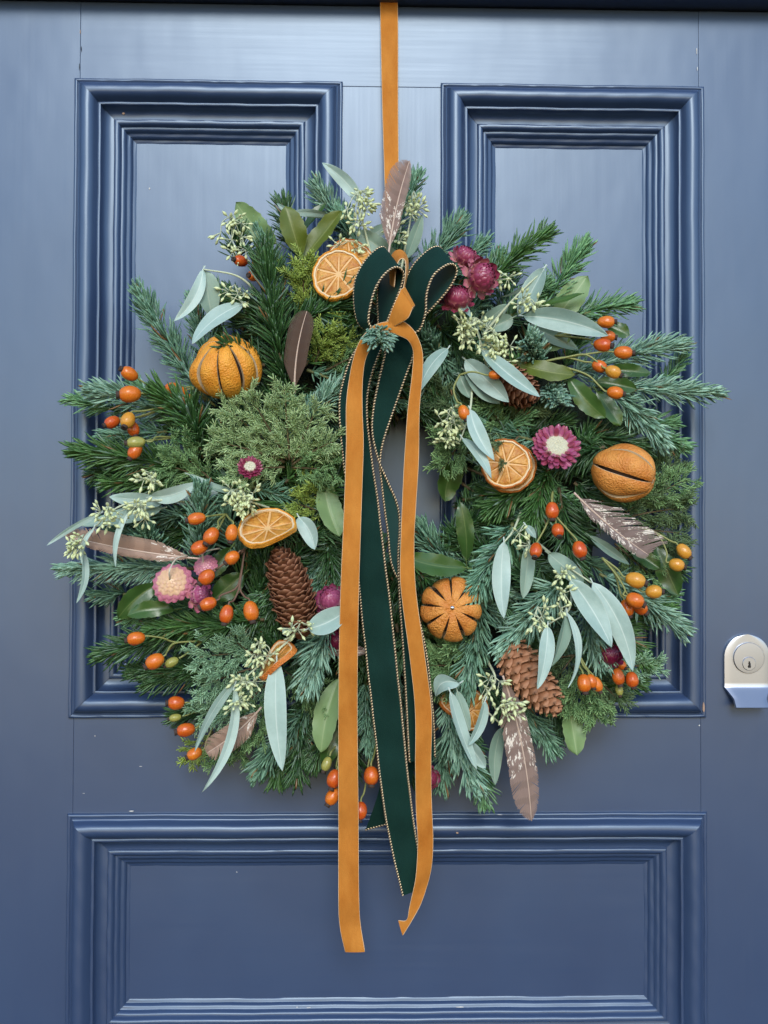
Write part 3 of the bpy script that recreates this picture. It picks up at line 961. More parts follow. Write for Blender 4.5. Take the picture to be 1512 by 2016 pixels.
FIR = [
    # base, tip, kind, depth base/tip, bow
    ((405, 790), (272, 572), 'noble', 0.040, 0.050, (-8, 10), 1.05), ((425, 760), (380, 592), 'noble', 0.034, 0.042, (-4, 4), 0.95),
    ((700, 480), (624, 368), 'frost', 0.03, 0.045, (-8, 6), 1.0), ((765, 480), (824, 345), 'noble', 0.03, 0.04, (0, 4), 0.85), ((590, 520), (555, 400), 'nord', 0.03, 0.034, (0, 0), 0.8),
    ((800, 580), (905, 440), 'noble', 0.045, 0.055, (6, 10), 1.1), ((930, 590), (1074, 462), 'nord_pale', 0.05, 0.06, (-10, 10), 0.95), ((990, 640), (1070, 560), 'fresh', 0.05, 0.06, (0, 6), 1.0),
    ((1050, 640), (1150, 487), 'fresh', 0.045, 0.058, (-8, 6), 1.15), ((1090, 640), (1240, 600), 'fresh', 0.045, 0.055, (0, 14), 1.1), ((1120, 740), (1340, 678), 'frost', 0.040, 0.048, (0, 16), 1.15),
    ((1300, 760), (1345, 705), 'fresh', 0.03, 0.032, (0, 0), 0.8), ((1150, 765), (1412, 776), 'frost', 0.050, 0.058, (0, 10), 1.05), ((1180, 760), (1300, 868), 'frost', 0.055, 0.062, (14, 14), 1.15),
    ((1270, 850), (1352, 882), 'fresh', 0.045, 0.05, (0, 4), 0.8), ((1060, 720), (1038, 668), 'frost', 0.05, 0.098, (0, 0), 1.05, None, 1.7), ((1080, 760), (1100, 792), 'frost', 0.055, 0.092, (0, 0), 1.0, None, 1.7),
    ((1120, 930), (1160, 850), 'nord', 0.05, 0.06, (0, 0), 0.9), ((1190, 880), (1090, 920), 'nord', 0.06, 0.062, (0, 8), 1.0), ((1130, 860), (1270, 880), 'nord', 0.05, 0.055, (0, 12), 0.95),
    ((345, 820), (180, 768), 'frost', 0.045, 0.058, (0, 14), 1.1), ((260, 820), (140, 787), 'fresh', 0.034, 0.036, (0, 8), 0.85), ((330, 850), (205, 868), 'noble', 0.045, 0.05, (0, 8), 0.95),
    ((460, 950), (158, 888), 'nord_pale', 0.046, 0.060, (-6, 18), 1.1), ((470, 900), (312, 772), 'nord_pale', 0.056, 0.078, (-8, 12), 1.15), ((400, 900), (370, 800), 'nord', 0.06, 0.082, (0, 0), 1.0),
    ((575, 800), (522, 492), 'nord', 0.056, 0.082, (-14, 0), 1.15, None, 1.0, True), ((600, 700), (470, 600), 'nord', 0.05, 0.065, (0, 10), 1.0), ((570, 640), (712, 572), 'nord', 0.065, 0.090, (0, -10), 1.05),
    ((600, 720), (690, 620), 'nord_pale', 0.06, 0.075, (0, 0), 0.9), ((520, 720), (440, 678), 'nord', 0.08, 0.108, (0, 8), 0.75, None, 0.7, True),
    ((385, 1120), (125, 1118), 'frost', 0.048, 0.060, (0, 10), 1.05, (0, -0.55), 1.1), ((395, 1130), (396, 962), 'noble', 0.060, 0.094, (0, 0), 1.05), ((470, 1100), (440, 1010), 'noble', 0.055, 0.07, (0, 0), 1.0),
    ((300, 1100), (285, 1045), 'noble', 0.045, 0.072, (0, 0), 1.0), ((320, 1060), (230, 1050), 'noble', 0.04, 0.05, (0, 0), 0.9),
    ((480, 1230), (205, 1288), 'nord', 0.050, 0.058, (0, 14), 1.05), ((470, 1190), (250, 1215), 'fresh', 0.04, 0.045, (0, 10), 1.1), ((500, 1230), (300, 1240), 'nord_pale', 0.055, 0.066, (0, 10), 0.95),
    ((520, 1220), (420, 1240), 'nord_pale', 0.06, 0.075, (0, 10), 0.9), ((420, 1320), (300, 1340), 'nord', 0.035, 0.04, (0, 8), 1.0), ((430, 1400), (350, 1410), 'nord', 0.03, 0.035, (0, 4), 0.8),
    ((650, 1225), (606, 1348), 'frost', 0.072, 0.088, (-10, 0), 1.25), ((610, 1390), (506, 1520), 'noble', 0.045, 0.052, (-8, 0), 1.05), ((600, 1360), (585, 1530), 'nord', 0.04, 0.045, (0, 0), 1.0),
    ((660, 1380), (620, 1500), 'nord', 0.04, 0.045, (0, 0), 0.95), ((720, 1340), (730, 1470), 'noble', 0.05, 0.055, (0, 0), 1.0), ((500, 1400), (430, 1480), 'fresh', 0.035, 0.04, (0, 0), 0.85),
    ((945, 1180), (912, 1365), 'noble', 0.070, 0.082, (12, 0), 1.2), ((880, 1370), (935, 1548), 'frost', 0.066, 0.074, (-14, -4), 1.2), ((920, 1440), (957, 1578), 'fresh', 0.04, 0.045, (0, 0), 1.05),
    ((1110, 1140), (990, 1275), 'frost', 0.072, 0.086, (6, 8), 1.25), ((1010, 1030), (925, 1172), 'noble', 0.070, 0.098, (10, 0), 1.15), ((1100, 930), (965, 1000), 'nord_pale', 0.060, 0.074, (0, 8), 1.0),
    ((1080, 920), (1040, 1045), 'nord_pale', 0.064, 0.080, (0, 0), 1.0), ((1100, 960), (1125, 1150), 'nord', 0.062, 0.078, (6, 0), 1.05), ((1130, 950), (1200, 1020), 'nord', 0.055, 0.06, (0, 0), 0.95),
    ((1180, 1130), (1345, 1240), 'frost', 0.05, 0.056, (0, 12), 1.15), ((1150, 1180), (1185, 1305), 'frost', 0.068, 0.078, (-4, 0), 1.1), ((1180, 1210), (1270, 1300), 'nord_pale', 0.04, 0.046, (0, 0), 1.0),
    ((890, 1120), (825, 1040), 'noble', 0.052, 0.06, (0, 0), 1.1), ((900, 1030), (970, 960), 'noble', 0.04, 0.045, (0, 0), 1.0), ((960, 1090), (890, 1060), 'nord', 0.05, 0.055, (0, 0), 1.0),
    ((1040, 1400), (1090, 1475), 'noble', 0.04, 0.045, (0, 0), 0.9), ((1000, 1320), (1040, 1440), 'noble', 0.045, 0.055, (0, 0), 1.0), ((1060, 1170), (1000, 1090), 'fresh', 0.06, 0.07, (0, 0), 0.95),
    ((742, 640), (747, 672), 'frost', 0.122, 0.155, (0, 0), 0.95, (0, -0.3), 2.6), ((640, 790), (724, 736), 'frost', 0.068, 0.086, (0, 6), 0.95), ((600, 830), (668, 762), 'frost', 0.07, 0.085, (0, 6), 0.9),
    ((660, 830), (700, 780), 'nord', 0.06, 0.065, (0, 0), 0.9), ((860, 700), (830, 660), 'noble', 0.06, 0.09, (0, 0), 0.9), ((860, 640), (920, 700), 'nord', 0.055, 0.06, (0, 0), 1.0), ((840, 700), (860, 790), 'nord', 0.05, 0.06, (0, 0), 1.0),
    ((620, 980), (690, 930), 'nord_pale', 0.065, 0.075, (0, 6), 1.0), ((560, 950), (640, 900), 'nord_pale', 0.06, 0.07, (0, 0), 0.95), ((640, 1110), (670, 1000), 'nord', 0.05, 0.055, (0, 0), 1.0),
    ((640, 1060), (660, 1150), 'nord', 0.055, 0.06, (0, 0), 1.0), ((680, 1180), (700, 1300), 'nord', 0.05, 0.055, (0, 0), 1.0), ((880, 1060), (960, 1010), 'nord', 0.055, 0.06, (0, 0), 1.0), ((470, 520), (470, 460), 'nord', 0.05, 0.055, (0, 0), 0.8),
    ((480, 1010), (490, 950), 'nord', 0.055, 0.06, (0, 0), 0.9), ((440, 950), (540, 1010), 'nord_pale', 0.055, 0.065, (0, 0), 0.95),
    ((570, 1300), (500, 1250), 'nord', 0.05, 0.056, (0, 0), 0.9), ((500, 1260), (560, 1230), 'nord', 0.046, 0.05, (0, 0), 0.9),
    ((530, 1170), (502, 1065), 'nord', 0.046, 0.052, (0, 0), 0.9), ((470, 1150), (520, 1090), 'nord_pale', 0.044, 0.05, (0, 0), 0.9), ((500, 1200), (530, 1110), 'nord', 0.05, 0.056, (0, 0), 0.9),
    ((430, 965), (212, 948), 'nord_pale', 0.040, 0.046, (0, 10), 0.95), ((370, 1015), (222, 1030), 'noble', 0.036, 0.042, (0, 6), 0.95), ((450, 1320), (262, 1322), 'nord', 0.036, 0.042, (0, 8), 0.9),
    ((1170, 1250), (1312, 1196), 'nord_pale', 0.036, 0.04, (0, 0), 0.9), ((1200, 1190), (1330, 1172), 'fresh', 0.036, 0.04, (0, 6), 0.9), ((1170, 840), (1325, 832), 'fresh', 0.036, 0.04, (0, 6), 0.95),
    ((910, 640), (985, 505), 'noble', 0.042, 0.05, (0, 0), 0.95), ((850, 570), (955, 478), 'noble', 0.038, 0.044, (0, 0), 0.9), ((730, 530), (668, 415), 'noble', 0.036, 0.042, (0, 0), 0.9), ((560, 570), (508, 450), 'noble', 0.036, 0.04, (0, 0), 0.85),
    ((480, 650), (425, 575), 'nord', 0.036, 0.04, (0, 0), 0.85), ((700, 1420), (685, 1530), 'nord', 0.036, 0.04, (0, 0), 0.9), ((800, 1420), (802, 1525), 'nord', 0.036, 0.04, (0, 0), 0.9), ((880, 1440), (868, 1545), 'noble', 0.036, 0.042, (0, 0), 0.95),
    ((560, 1450), (545, 1530), 'nord_pale', 0.034, 0.036, (0, 0), 0.9), ((1060, 1330), (1112, 1440), 'nord', 0.036, 0.04, (0, 0), 0.9), ((1220, 960), (1330, 985), 'nord', 0.032, 0.036, (0, 6), 0.9), ((1210, 1080), (1335, 1120), 'nord', 0.03, 0.034, (0, 6), 0.9),
    ((1160, 1330), (1255, 1345), 'nord_pale', 0.034, 0.036, (0, 6), 0.8), ((300, 900), (190, 930), 'nord', 0.032, 0.034, (0, 4), 0.9), ((250, 1170), (190, 1170), 'noble', 0.03, 0.034, (0, 4), 0.9),
]
for a in FIR:
    F_(*a)

def J_(b, t, tone, dB, dT, bow=(0, 0), spread=1.0):
    q = PS((dB + dT) / 2)
    return juniper(P(*b, dB), P(*t, dT), tone, np.array([bow[0] * q, 0, bow[1] * q]), spread * (0.86 if tone in ('pale', 'lime') else 1.0))

JUN = [
    ((560, 910), (440, 800), 'pale', 0.072, 0.095, (0, 10)), ((560, 910), (420, 870), 'pale', 0.074, 0.095, (0, 10)), ((565, 905), (490, 775), 'pale', 0.078, 0.10, (0, 0)), ((570, 905), (560, 765), 'pale', 0.08, 0.102, (0, 0)),
    ((575, 910), (625, 800), 'pale', 0.078, 0.1, (0, 0)), ((575, 915), (655, 870), 'pale', 0.076, 0.098, (0, 6)), ((575, 920), (655, 925), 'sage', 0.072, 0.092, (0, 0)), ((560, 920), (450, 930), 'pale', 0.072, 0.095, (0, 6)),
    ((420, 950), (340, 880), 'sage', 0.06, 0.07, (0, 6)), ((400, 940), (330, 915), 'sage', 0.06, 0.072, (0, 0)),
    ((600, 640), (596, 512), 'lime', 0.055, 0.078, (0, 0)), ((610, 630), (624, 520), 'lime', 0.055, 0.075, (0, 0)), ((590, 610), (572, 530), 'lime', 0.05, 0.07, (0, 0)), ((620, 640), (660, 560), 'lime', 0.055, 0.066, (0, 0)),
    ((630, 720), (675, 650), 'lime', 0.062, 0.08, (0, 0)), ((620, 720), (640, 650), 'lime', 0.062, 0.08, (0, 0)), ((640, 730), (700, 700), 'sage', 0.062, 0.08, (0, 0)),
    ((960, 820), (860, 790), 'deep', 0.055, 0.068, (0, 6)), ((960, 830), (865, 870), 'sage', 0.055, 0.068, (0, 6)), ((950, 830), (820, 770), 'deep', 0.05, 0.06, (0, 6)), ((940, 820), (870, 925), 'sage', 0.05, 0.07, (0, 0)),
    ((1000, 830), (1040, 790), 'deep', 0.055, 0.062, (0, 0)), ((1000, 850), (960, 800), 'sage', 0.055, 0.068, (0, 0)), ((1020, 860), (985, 900), 'deep', 0.075, 0.09, (0, 0)),
    ((1230, 1010), (1350, 945), 'sage', 0.04, 0.05, (0, 6)), ((1230, 1020), (1352, 1000), 'deep', 0.042, 0.05, (0, 6)), ((1240, 1040), (1345, 1050), 'deep', 0.04, 0.048, (0, 0)), ((1220, 1000), (1330, 910), 'deep', 0.035, 0.045, (0, 0)),
    ((1240, 1060), (1320, 1100), 'deep', 0.04, 0.046, (0, 0)), ((1210, 1070), (1290, 1140), 'sage', 0.04, 0.045, (0, 0)),
    ((520, 1290), (390, 1295), 'blue', 0.06, 0.072, (0, 10)), ((520, 1310), (400, 1350), 'blue', 0.058, 0.07, (0, 6)), ((520, 1330), (395, 1410), 'blue', 0.05, 0.062, (0, 6)), ((530, 1340), (450, 1420), 'blue', 0.05, 0.062, (0, 0)),
    ((500, 1290), (460, 1260), 'blue', 0.062, 0.075, (0, 0)), ((540, 1370), (480, 1450), 'sage', 0.045, 0.055, (0, 0)), ((460, 1420), (420, 1500), 'sage', 0.035, 0.04, (0, 0), 0.7), ((420, 1440), (372, 1500), 'lime', 0.035, 0.04, (0, 0), 0.7),
    ((480, 1450), (470, 1490), 'sage', 0.035, 0.04, (0, 0), 0.7), ((560, 1320), (640, 1380), 'sage', 0.05, 0.06, (0, 0)),
    ((930, 1300), (850, 1270), 'sage', 0.062, 0.075, (0, 6)), ((930, 1310), (845, 1310), 'sage', 0.062, 0.074, (0, 0)), ((920, 1310), (860, 1350), 'sage', 0.06, 0.07, (0, 0)), ((930, 1280), (900, 1260), 'sage', 0.062, 0.078, (0, 0)),
    ((1130, 1310), (1170, 1410), 'sage', 0.055, 0.065, (0, 0)), ((1130, 1310), (1130, 1400), 'sage', 0.055, 0.065, (0, 0)), ((1140, 1300), (1220, 1380), 'deep', 0.05, 0.056, (0, 0)), ((1130, 1290), (1100, 1330), 'deep', 0.055, 0.06, (0, 0)),
    ((1200, 1310), (1298, 1312), 'blue', 0.045, 0.05, (0, 0), 0.6), ((1160, 1320), (1180, 1415), 'sage', 0.055, 0.062, (0, 0), 0.8), ((1130, 1290), (1060, 1300), 'deep', 0.05, 0.055, (0, 0)),
    ((660, 990), (600, 960), 'lime', 0.062, 0.07, (0, 0)), ((640, 1010), (580, 990), 'lime', 0.062, 0.075, (0, 0)), ((640, 960), (660, 880), 'sage', 0.062, 0.075, (0, 0)), ((830, 830), (800, 780), 'deep', 0.05, 0.055, (0, 0)),
]
for a in JUN:
    J_(*a)

for a in [((592, 505), (562, 405), 62, 0.060, 0.070, 'laurel_olive', dict(roll=-12, sag=0.004)), ((598, 508), (672, 415), 56, 0.056, 0.062, 'laurel_olive', dict(roll=25)), ((545, 480), (464, 398), 62, 0.040, 0.046, 'laurel_pale', dict(roll=15, bend=-0.003)),
          ((590, 470), (640, 400), 30, 0.045, 0.05, 'laurel', dict(roll=40)), ((1085, 640), (1157, 543), 66, 0.048, 0.056, 'laurel_pale', dict(roll=8)), ((1045, 610), (1150, 577), 24, 0.064, 0.07, 'laurel', dict(roll=50)),
          ((1005, 710), (1132, 738), 52, 0.072, 0.080, 'laurel_olive', dict(bend=0.004, sag=0.004, roll=20)), ((1118, 742), (1192, 823), 52, 0.074, 0.078, 'laurel', dict(bend=0.003, roll=-10)), ((1175, 770), (1222, 838), 46, 0.068, 0.072, 'laurel', dict(roll=10)),
          ((1170, 752), (1254, 766), 40, 0.062, 0.066, 'laurel', dict(roll=12)), ((1190, 726), (1282, 736), 34, 0.056, 0.058, 'laurel', dict(roll=8)), ((908, 900), (876, 987), 60, 0.060, 0.050, 'laurel', dict(bend=0.004, roll=15)),
          ((918, 1105), (906, 988), 44, 0.070, 0.078, 'laurel', dict(roll=14, bend=0.002)), ((918, 1118), (797, 1096), 58, 0.096, 0.116, 'laurel', dict(bend=-0.003, roll=-18, sag=0.003)), ((640, 945), (668, 1056), 62, 0.068, 0.080, 'laurel_pale', dict(bend=0.003, roll=10)),
          ((668, 1335), (632, 1482), 62, 0.060, 0.070, 'laurel_pale', dict(bend=0.003, roll=-12)), ((660, 1400), (640, 1508), 52, 0.054, 0.06, 'laurel', dict(roll=10)), ((1290, 1075), (1335, 1172), 58, 0.050, 0.054, 'laurel', dict(roll=-10)),
          ((1240, 1080), (1300, 1120), 40, 0.052, 0.056, 'laurel', dict(roll=10)), ((1118, 1375), (1136, 1487), 58, 0.056, 0.062, 'laurel_pale', dict(roll=8)), ((1175, 1345), (1240, 1376), 50, 0.044, 0.046, 'laurel', dict(roll=-12)),
          ((310, 1150), (232, 1218), 56, 0.066, 0.070, 'laurel', dict(bend=0.003, roll=14)), ((345, 1200), (250, 1212), 42, 0.072, 0.076, 'laurel', dict(bend=0.003, roll=-14)), ((455, 1078), (408, 1138), 44, 0.076, 0.082, 'laurel', dict(roll=12)),
          ((480, 1130), (420, 1180), 60, 0.066, 0.070, 'laurel', dict(roll=8)), ((1195, 640), (1240, 660), 40, 0.045, 0.048, 'laurel', dict(roll=8)), ((790, 520), (700, 455), 50, 0.05, 0.055, 'eucalyptus_dull', dict(roll=14)),
          ((1075, 690), (1120, 640), 60, 0.055, 0.06, 'laurel_pale', dict(roll=8))]:
    laurel(*a[:5], mat=a[5], **a[6])

# ---------------------------------------------------------------- seeded eucalyptus sprigs
def pod_cluster(parent, org, c, rx, ry, d, n, flow=(0, -1)):
    """Buds on branching stalks round photo point c; joined: too small and many to pick apart."""
    q = PS(d)
    stalks, pods = [], []
    root = P(c[0] - flow[0] * rx * 0.8, c[1] + flow[1] * ry * 0.8, d - 0.006)
    pv, pf = lathe([(0.0003, -0.0036), (0.0011, -0.0022), (0.00165, -0.0004), (0.0016, 0.0008), (0.0011, 0.0019), (0.0005, 0.0030), (0.0001, 0.0038)], 7)
    k_ = max(3, int(n / 6 * 1.5))
    for i in range(k_):
        a, r = RNG.uniform(0, 2 * math.pi), math.sqrt(RNG.uniform(0.02, 0.75))
        h = P(c[0] + rx * r * math.cos(a), c[1] + ry * r * math.sin(a), d + RNG.uniform(-0.004, 0.006))
        mid = (root + h) / 2 + RNG.normal(0, 0.0015, 3)
        stalks.append(tube(cr([root, mid, h], 7), np.linspace(0.0006, 0.0004, 7), 4))
        for j in range(6):
            dr = nrm(RNG.normal(0, 1, 3) + np.array([0, -0.55, 0]) + nrm(h - root) * 0.6)
            ln = RNG.uniform(0.0045, 0.0085)
            e = h + dr * ln
            stalks.append(tube(np.stack([h, h + dr * ln * 0.5, e]), [0.0004, 0.00038, 0.0005], 4))
            sc_ = RNG.uniform(0.70, 0.98)
            pods.append(((pv * sc_) @ axes(dr).T + e + dr * 0.0026, pf))
    v, f = join(*stalks)
    st = obj('seed_stalks', mesh('seed_stalks', v - org, f, M['pod_stem']), parent)
    tag(st, kind='stuff')
    v, f = join(*pods)
    tag(obj('seed_pods', mesh('seed_pods', v - org, f, M['pod']), parent), kind='stuff')

def euc(label, stem, leaves, clusters, mat='eucalyptus'):
    """stem: [(px, py, d)...]; leaves: (base, tip, width px, dB, dT, opts); clusters: (centre, rx, ry, d, n[, flow])."""
    pts = np.array([P(*s) for s in stem])
    org = pts[0]
    e = empty('eucalyptus_sprig', org)
    tag(e, label, 'eucalyptus sprig', 'eucalyptus sprigs tucked into the wreath')
    p = cr(pts, 24)
    v, f = tube(p, np.linspace(0.0013, 0.0007, 24), 6)
    obj('stem', mesh('stem', v - org, f, M['pod_stem']), e)
    for b, t, wd, dB, dT, kw in leaves:
        kw = dict(kw)
        mt = kw.pop('mat', mat)
        sh = kw.pop('shape', 'euc')
        me = leaf_mesh(P(*b, dB), P(*t, dT), wd * PS((dB + dT) / 2), shape=sh, origin=org, mat=mt, **kw)
        obj('leaf', me, e)
    for cl in clusters:
        pod_cluster(e, org, *cl)
    return e

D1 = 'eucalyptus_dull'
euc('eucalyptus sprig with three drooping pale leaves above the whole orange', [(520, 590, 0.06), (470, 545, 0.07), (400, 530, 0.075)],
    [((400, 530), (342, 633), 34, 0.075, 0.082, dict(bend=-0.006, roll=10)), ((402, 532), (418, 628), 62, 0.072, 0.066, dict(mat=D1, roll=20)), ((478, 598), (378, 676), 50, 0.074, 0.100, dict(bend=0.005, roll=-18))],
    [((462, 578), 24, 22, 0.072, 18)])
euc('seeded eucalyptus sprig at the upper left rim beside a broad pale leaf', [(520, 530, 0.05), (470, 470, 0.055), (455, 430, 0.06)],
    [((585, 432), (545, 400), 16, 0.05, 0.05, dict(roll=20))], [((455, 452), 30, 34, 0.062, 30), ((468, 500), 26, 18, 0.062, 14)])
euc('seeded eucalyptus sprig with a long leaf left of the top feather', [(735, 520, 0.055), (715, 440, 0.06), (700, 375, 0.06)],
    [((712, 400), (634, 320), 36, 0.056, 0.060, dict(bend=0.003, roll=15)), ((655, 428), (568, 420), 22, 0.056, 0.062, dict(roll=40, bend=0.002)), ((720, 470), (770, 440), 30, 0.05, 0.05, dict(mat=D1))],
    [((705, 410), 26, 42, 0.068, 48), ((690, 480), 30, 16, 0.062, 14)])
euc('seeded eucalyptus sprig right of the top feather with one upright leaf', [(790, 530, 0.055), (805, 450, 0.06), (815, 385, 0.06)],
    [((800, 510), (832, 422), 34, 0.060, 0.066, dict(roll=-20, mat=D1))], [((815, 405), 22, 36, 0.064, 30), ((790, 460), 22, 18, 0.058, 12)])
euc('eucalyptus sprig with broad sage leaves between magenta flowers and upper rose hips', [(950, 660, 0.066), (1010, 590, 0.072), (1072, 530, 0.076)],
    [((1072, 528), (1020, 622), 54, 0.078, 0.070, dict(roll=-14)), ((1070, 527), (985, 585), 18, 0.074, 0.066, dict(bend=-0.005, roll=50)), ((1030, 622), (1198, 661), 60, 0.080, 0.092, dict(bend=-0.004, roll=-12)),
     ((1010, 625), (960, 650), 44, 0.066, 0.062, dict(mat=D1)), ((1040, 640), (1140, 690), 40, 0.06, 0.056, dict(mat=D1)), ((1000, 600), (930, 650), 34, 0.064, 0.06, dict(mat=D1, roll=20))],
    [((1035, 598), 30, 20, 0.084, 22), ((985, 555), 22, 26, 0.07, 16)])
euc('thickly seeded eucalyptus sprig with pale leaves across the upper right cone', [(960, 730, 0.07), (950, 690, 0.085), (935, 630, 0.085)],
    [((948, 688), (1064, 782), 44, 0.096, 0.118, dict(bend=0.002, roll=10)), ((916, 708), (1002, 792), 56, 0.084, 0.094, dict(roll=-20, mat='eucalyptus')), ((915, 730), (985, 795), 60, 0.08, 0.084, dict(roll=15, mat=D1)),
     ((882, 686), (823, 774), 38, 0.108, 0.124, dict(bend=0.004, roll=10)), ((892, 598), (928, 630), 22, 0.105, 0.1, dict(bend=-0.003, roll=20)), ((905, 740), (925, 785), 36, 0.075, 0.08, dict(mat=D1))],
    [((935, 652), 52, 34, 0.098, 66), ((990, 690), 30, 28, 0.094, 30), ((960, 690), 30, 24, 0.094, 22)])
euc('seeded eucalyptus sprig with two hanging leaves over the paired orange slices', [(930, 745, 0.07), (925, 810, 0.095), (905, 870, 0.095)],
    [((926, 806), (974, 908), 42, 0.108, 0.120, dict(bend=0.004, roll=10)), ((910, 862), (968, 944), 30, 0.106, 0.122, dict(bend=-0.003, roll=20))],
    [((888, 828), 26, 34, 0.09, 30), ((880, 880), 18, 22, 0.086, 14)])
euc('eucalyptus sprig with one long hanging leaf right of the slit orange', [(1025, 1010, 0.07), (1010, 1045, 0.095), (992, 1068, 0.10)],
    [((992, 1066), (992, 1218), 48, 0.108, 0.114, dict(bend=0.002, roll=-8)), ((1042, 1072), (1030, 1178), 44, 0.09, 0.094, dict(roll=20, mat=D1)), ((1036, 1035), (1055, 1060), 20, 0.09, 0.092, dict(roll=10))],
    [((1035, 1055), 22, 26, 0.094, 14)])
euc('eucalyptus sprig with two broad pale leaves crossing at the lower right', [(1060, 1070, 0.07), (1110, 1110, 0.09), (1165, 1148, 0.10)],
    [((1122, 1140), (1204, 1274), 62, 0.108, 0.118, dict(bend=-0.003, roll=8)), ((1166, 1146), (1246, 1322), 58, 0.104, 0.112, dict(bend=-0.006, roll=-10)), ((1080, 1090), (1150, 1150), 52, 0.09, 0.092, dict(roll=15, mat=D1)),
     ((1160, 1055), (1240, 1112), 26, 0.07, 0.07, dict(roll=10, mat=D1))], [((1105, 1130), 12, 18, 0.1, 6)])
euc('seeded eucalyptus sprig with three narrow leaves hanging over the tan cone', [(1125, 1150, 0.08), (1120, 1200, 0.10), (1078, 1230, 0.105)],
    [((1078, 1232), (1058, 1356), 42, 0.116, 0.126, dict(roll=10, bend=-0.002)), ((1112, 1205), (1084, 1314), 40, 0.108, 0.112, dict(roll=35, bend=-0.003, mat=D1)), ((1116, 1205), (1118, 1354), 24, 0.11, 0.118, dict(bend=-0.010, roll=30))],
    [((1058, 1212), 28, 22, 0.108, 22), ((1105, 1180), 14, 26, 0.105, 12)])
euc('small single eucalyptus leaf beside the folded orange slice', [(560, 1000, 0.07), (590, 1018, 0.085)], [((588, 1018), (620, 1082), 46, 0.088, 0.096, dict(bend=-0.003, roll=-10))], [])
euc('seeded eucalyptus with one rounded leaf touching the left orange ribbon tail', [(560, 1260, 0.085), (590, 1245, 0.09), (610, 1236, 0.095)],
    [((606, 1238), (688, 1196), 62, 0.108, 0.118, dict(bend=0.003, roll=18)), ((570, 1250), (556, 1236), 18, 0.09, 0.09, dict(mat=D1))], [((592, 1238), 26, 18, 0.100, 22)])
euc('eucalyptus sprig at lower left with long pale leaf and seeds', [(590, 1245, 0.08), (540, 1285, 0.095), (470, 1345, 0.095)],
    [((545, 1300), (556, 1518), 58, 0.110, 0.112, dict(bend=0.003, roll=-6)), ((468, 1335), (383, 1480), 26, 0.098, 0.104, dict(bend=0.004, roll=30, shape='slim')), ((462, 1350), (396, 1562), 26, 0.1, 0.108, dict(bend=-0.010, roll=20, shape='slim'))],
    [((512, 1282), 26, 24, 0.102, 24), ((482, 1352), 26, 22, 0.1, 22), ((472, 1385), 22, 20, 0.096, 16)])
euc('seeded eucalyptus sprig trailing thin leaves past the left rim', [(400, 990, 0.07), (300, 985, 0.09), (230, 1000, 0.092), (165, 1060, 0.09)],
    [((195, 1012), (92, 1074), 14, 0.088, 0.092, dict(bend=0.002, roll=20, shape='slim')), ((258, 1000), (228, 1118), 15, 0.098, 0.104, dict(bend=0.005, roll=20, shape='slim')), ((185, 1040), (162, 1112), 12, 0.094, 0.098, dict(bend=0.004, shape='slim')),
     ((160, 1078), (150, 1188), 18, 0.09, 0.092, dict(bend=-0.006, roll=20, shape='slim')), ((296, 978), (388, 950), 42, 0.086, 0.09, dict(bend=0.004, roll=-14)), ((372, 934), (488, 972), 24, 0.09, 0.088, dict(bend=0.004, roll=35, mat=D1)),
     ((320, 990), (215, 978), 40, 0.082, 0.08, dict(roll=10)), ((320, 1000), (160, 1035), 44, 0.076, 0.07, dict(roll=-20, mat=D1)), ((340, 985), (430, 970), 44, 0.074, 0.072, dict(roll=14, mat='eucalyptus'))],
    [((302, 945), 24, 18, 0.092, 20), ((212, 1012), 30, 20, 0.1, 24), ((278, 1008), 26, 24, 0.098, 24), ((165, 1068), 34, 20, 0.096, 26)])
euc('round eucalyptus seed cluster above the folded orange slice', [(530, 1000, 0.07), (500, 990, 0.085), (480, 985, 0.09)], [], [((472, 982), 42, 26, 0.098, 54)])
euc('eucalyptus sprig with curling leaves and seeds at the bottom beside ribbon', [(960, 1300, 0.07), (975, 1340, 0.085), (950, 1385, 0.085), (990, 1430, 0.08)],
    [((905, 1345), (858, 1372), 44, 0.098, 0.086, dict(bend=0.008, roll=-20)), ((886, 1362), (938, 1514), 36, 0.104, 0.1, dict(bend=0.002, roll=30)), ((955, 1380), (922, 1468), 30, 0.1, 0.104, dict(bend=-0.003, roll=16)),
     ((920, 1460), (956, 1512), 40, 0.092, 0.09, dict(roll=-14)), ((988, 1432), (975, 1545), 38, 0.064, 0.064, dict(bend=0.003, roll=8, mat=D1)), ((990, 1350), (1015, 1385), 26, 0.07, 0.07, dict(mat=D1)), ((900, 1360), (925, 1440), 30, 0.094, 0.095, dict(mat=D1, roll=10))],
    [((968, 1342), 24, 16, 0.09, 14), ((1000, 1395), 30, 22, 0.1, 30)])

# ---------------------------------------------------------------- rose hips
hv, hf = lathe([(0.0012, -0.0088), (0.0032, -0.0082), (0.0055, -0.0062), (0.0070, -0.0030), (0.0076, 0.0005), (0.0072, 0.0036), (0.0058, 0.0064), (0.0040, 0.0080), (0.0020, 0.0086)], 16)
HIP = {c: mesh('rose_hip', hv, hf, M['hip_' + c]) for c in ('orange', 'amber', 'green')}
cv_, cf_ = lathe([(0.0021, 0.0080), (0.0026, 0.0088), (0.0023, 0.0100), (0.0026, 0.0112), (0.0012, 0.0108), (0.0002, 0.0100)], 9)
cv_ = cv_ + RNG.normal(0, 0.00018, cv_.shape)
CAL = mesh('calyx', cv_ * np.array([1.35, 1.35, 1.0]), cf_, M['calyx'])

